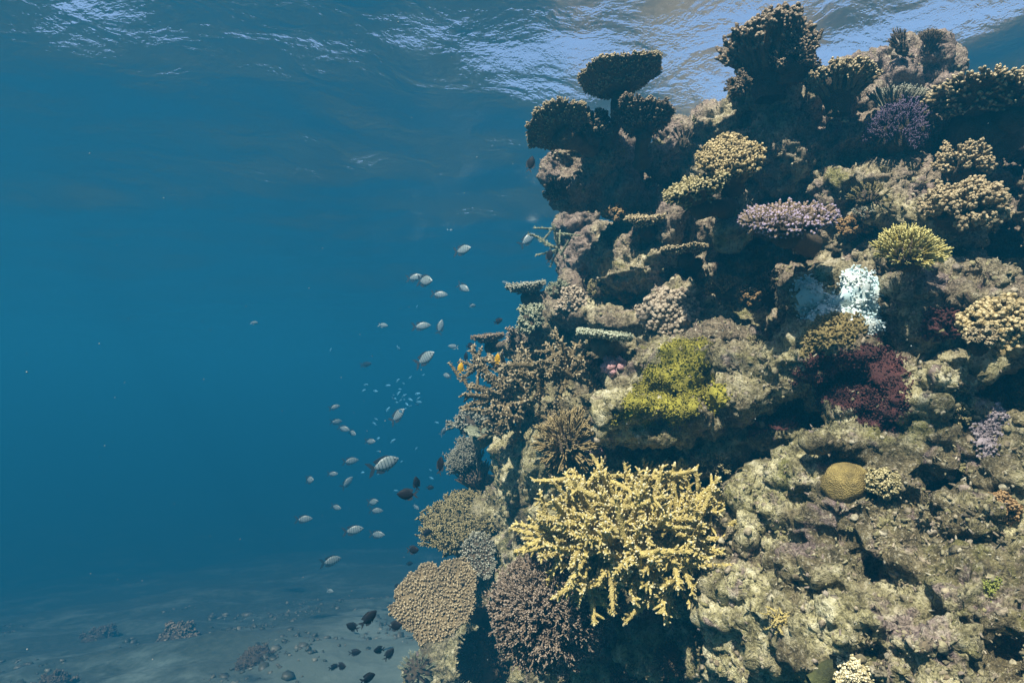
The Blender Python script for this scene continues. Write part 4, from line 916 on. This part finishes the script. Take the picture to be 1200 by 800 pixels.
MF = fish_mats()
def fish_meshes(deep=.46, fork=.5):
    """unit length along +X (nose at +.5)"""
    xs = np.array([.5, .47, .40, .28, .12, -.05, -.2, -.3]); hs = np.array([.02, .18, .45, .80, 1., .88, .5, .22]) * deep / 2; ws = hs * np.array([1, .6, .45, .38, .34, .32, .32, .3])
    a = Acc(); n = 12; an = np.arange(n) * 2 * math.pi / n; V = [np.stack([np.full(n, x), np.cos(an) * w_, np.sin(an) * h_ + .012 * math.sin(x * 3)], 1) for x, h_, w_ in zip(xs, hs, ws)]
    V = np.concatenate(V + [np.array([[.51, 0, 0], [-.31, 0, 0]])]); i = np.arange(n); j = (i + 1) % n
    Q = np.concatenate([np.stack([k * n + i, (k + 1) * n + i, (k + 1) * n + j, k * n + j], 1) for k in range(7)])
    T = np.concatenate([np.stack([np.full(n, 8 * n), i, j], 1), np.stack([np.full(n, 8 * n + 1), 7 * n + j, 7 * n + i], 1)])
    body = (V, [Q, T])
    def fin(poly, th=.006, y=0.0, yaw=0.0):
        P = np.array(poly, float); k = len(P); W = np.concatenate([np.stack([P[:, 0], np.full(k, y + th), P[:, 1]], 1), np.stack([P[:, 0], np.full(k, y - th), P[:, 1]], 1)])
        if yaw:
            c, s = math.cos(yaw), math.sin(yaw); x0 = W[:, 0] - P[0, 0]; W = np.stack([P[0, 0] + x0 * c, W[:, 1] - x0 * s, W[:, 2]], 1)
        F = [(0, q, q + 1) for q in range(1, k - 1)] + [(k, k + q + 1, k + q) for q in range(1, k - 1)]
        S = [(q, (q + 1) % k, (q + 1) % k + k, q + k) for q in range(k)]
        return W, [np.array(S), np.array(F)]
    d = deep / 2
    fins = {'tail_fin': fin([(-.29, 0), (-.30, -.05), (-.42, -.10 - .12 * fork), (-.56, -.16 - .1 * fork), (-.44, -.03), (-.40, 0), (-.44, .03), (-.56, .16 + .1 * fork), (-.42, .10 + .12 * fork), (-.30, .05)]),
            'dorsal_fin': fin([(.05, d * .9), (.24, d * .78), (.18, d * 1.12), (.02, d * 1.22), (-.14, d * 1.12), (-.30, d * .95), (-.24, d * .35), (-.12, d * .7)]),
            'anal_fin': fin([(-.08, -d * .8), (.02, -d * .9), (-.06, -d * 1.2), (-.18, -d * 1.15), (-.30, -d * .85), (-.24, -d * .3)]),
            'pelvic_fin': fin([(.20, -d * .7), (.12, -d * .85), (.0, -d * 1.3), (.06, -d * .9)]),
            'pectoral_fin': fin([(.20, -.02), (.14, -.07), (.02, -.10), (.04, -.02), (.12, .01)], .004, -d * .36, .35)}
    V, F = ICO2; eye = (V * [.028, .012, .028] + [.36, 0, .035], [F])
    return body, fins, eye
SETS = {}
for nm, args in (('silver', (.42, .8)), ('dark', (.50, .3)), ('slim', (.34, .5))):
    body, fins, eye = fish_meshes(*args); S = {'body': mesh_np(nm + '_body', body[0], body[1], MF['silver'])}
    for k, (V, F) in fins.items(): S[k] = mesh_np(nm + '_' + k, V, F, MF['fin'], smooth=False)
    ey = np.concatenate([eye[0] * [1, 1, 1] + [0, -args[0] * .115, 0], eye[0] + [0, args[0] * .115, 0]]); n0 = len(eye[0])
    S['eye'] = mesh_np(nm + '_eye', eye[0] + [0, -args[0] * .105, 0], eye[1], MF['eye'])
    parts = [body] + [(V, F) for V, F in fins.values()]; Vs, Q, T, n = [], [], [], 0
    for V, F in parts:
        Vs.append(V); n_ = n
        for f in F: (Q if f.shape[1] == 4 else T).append(f + n_)
        n += len(V)
    S['whole'] = mesh_np(nm + '_fish', np.concatenate(Vs), [np.concatenate(Q), np.concatenate(T)], MF['silver'], smooth=True); SETS[nm] = S
def fish(px, py, Lpx, kind, ang, label, group, name=None, real=None, yaw=None, cat='fish', D=None):
    real = real or {'silver': .19, 'dark': .056, 'yellow': .06, 'blue': .05, 'brownfish': .07, 'pale': .1}[kind]
    D = D or min(8.0, real * FPX / Lpx); L = size(Lpx, D); yaw = rng.uniform(-.85, .85) if yaw is None else yaw
    S = SETS['silver' if kind in ('silver', 'pale') else 'dark' if kind in ('dark', 'yellow') else 'slim']
    flip = abs(ang) > 90
    rot = Matrix.Rotation(yaw, 4, 'Z') @ Matrix.Rotation(-math.radians(ang if not flip else 180 - ang), 4, 'Y')
    if flip: rot = Matrix.Rotation(math.pi, 4, 'Z') @ rot
    mw = Matrix.Translation(at(px, py, D)) @ rot @ Matrix.Diagonal((L, L, L, 1))
    name = name or {'silver': 'silver_fish', 'pale': 'silver_fish', 'dark': 'dark_fish', 'yellow': 'yellow_fish', 'blue': 'blue_fish', 'brownfish': 'brown_fish'}[kind]
    def mk(nm, me, mat, par=None):
        o = bpy.data.objects.new(nm, me); col.objects.link(o); o.parent = par
        o.material_slots[0].link = 'OBJECT'; o.material_slots[0].material = mat; return o
    if Lpx < 13:
        o = mk(name, S['whole'], MF['pale' if kind == 'silver' else kind]); o.matrix_world = mw; tag(o, label, cat, group); return
    t = empty(name, (0, 0, 0), label, cat, group); t.matrix_world = mw
    mk('body', S['body'], MF[kind], t)
    for k in ('tail_fin', 'dorsal_fin', 'anal_fin', 'pelvic_fin', 'pectoral_fin'): mk(k, S[k], MF['fin'] if kind in ('silver', 'dark') and k != 'pectoral_fin' else MF[kind], t)
    mk('eye', S['eye'], MF['eye'], t)
GS, GD, GB = 'silvery striped fish schooling left of the reef', 'small black fish hovering by the reef', 'tiny blue fish school'
F_S = [
 (562, 248, 24, 12, 'silvery fish swimming highest of the school, tail to the left'), (530, 267, 12, 0, 'tiny pale fish just below the highest silvery fish'),
 (542, 293, 26, 4, 'slim silvery fish level with the far hazy rock'), (618, 281, 24, 40, 'silvery fish tilted upward beside the hazy branching coral'),
 (498, 329, 30, -8, 'clear silvery fish leading the upper left pair'), (486, 325, 20, 8, 'silvery fish close behind the leader of the upper left pair'),
 (543, 337, 20, -30, 'silvery fish nosing down right of the upper left pair'), (515, 345, 20, -5, 'dim silvery fish under the upper left pair'),
 (554, 358, 10, 0, 'tiny pale fish left of the grey table coral'), (494, 382, 22, 5, 'silvery fish with dark tail at the middle height of the school'),
 (516, 383, 18, 75, 'narrow silvery fish seen nearly upright at mid school'), (449, 381, 12, -10, 'faint fish alone at the outer left of mid school'),
 (593, 332, 12, 170, 'faint fish touching the tip of the grey table coral'), (531, 406, 12, 175, 'dim brownish silver fish near the pointed plate'),
 (498, 420, 30, 28, 'silvery fish climbing to the right above the blue school'), (429, 427, 13, 10, 'pale fish left of the climbing silvery fish'),
 (392, 477, 13, 15, 'upper fish of the outer left chain of four'), (394, 494, 15, 0, 'second fish of the outer left chain of four'),
 (403, 502, 16, -15, 'third fish of the outer left chain of four'), (413, 507, 15, -15, 'lowest fish of the outer left chain of four'),
 (434, 517, 15, 0, 'faint fish right below the outer left chain'), (466, 487, 26, 38, 'dark tailed silvery fish rising under the climbing one'),
 (450, 544, 38, 18, 'largest silvery fish with clear dark bars and forked tail'), (411, 540, 19, 4, 'silvery fish left of the largest barred one'),
 (363, 562, 20, 6, 'silvery fish farthest left of the lower school'), (390, 555, 13, 0, 'small faint fish right of the farthest left one'),
 (407, 565, 18, 40, 'faint fish tilted up under the largest barred one'), (437, 588, 18, 10, 'silvery fish overlapping a rounder one, low in the school'),
 (441, 598, 16, -5, 'round bright silvery fish low in the school'), (394, 594, 15, -10, 'dim brown silver fish low on the left'),
 (520, 505, 13, 45, 'tiny pale fish left of the pale green plate edge'), (524, 440, 14, 170, 'greyish fish left of the brown staghorn tips'),
 (356, 608, 20, 2, 'silvery fish lowest on the far left'), (414, 621, 24, 8, 'silvery fish with black tail above the sand line'),
 (442, 626, 20, 0, 'dim striped fish right of the black tailed one'), (388, 657, 25, 6, 'lowest silvery fish, just above the sea floor'),
 (387, 692, 11, 0, 'tiny yellowish pale fish over the sea floor'), (488, 594, 9, -40, 'tiny pale fish between black fish near the ledge coral'),
 (447, 776, 13, 50, 'dull fish rising from the floor near the reef foot'), (298, 378, 9, 0, 'single distant fish far out in open water')]
for x, y, L, a, lab in F_S: fish(x, y, L, 'silver' if 'pale' not in lab else 'pale', a, lab, GS)
F_D = [
 (622, 192, 16, 75, 'black fish hanging upright left of the dark overhang'), (584, 376, 10, 20, 'black fish above the pointed plate coral'), (551, 405, 10, 10, 'black fish left of the pointed plate coral'),
 (644, 300, 14, 80, 'black fish in front of the far hazy rock'), (546, 418, 10, 85, 'thin dark fish upright above the yellow fish'), (516, 545, 18, 78, 'black fish upright at the tip of the grey feathery ledge'),
 (488, 566, 14, 100, 'black fish nosing upward left of the brown ledge'), (477, 579, 20, 178, 'long black fish lying level below the upright one'), (504, 571, 8, 0, 'very small black round fish near the brown ledge'),
 (541, 580, 10, 0, 'tiny dark fish beside the domed olive coral'), (506, 611, 8, 80, 'tiny black fish above the bushy ledge tip'), (500, 624, 12, 15, 'black fish at the tip of the bushy ledge'),
 (484, 644, 15, 10, 'black oval fish left of the small grey fan plate'), (480, 660, 7, 0, 'tiny black speck of a fish above the big tan plate'), (432, 724, 20, 35, 'largest black fish over the sand, slanting up'),
 (413, 734, 14, 150, 'black fish left of the slanting one over the sand'), (463, 733, 17, 20, 'black fish just under the left edge of the tan plate'), (416, 764, 12, 5, 'dark fish low over the sand below the slanting one'),
 (444, 761, 13, 170, 'small black fish above the bottom, right group'), (456, 766, 14, 50, 'small black fish tilted up near the reef foot'), (391, 781, 10, 5, 'left one of two dark fish touching near the floor'),
 (400, 780, 13, 10, 'right one of two dark fish touching near the floor'), (431, 794, 17, 5, 'black fish at the bottom edge of the view'), (465, 687, 8, 60, 'tiny black fish hiding at the tan plate notch'),
 (960, 80, 14, 5, 'dark fish in the gap between the two crown bushes')]
for x, y, L, a, lab in F_D: fish(x, y, L * 1.2, 'dark', a, lab, GD, D=2.0 if x > 900 else None)
fish(540, 431, 13, 'yellow', 80, 'bright yellow fish at the outermost tips of the brown staghorn', 'yellow fish', D=2.3)
fish(583, 420, 12, 'yellow', 85, 'yellow fish in front of the upper brown staghorn branches', 'yellow fish', D=2.2)
for k in range(46):
    u = rng.normal(size=2); x = 470 + u[0] * 28 + rng.uniform(-10, 20); y = 480 + u[1] * 45
    if k < 10: x, y = 480 + u[0] * 8, 465 + u[1] * 7
    if x > 528: continue
    fish(x, y, rng.uniform(3.5, 7.5), 'blue', rng.uniform(-50, 50), 'tiny blue fish in the loose cloud left of the brown staghorn', GB, real=.045)

def marine_snow():
    n = 520; P = np.array([list(at(rng.uniform(-60, 1260), rng.uniform(-20, 820), rng.uniform(.7, 4.5))) for _ in range(n)])
    m, t, b = new_mat('marine_snow'); b.inputs['Base Color'].default_value = (.24, .27, .26, 1)
    a = Acc(); rr = rng.uniform(.0004, .0010, n); a.fingers(P, rng.normal(size=(n, 3)), rr, rr, nod_tmpl(1, .3))
    tag(link('drifting_particles', a.mesh('drifting_particles', m)), 'tiny pale specks drifting in the water', kind='stuff')
marine_snow()
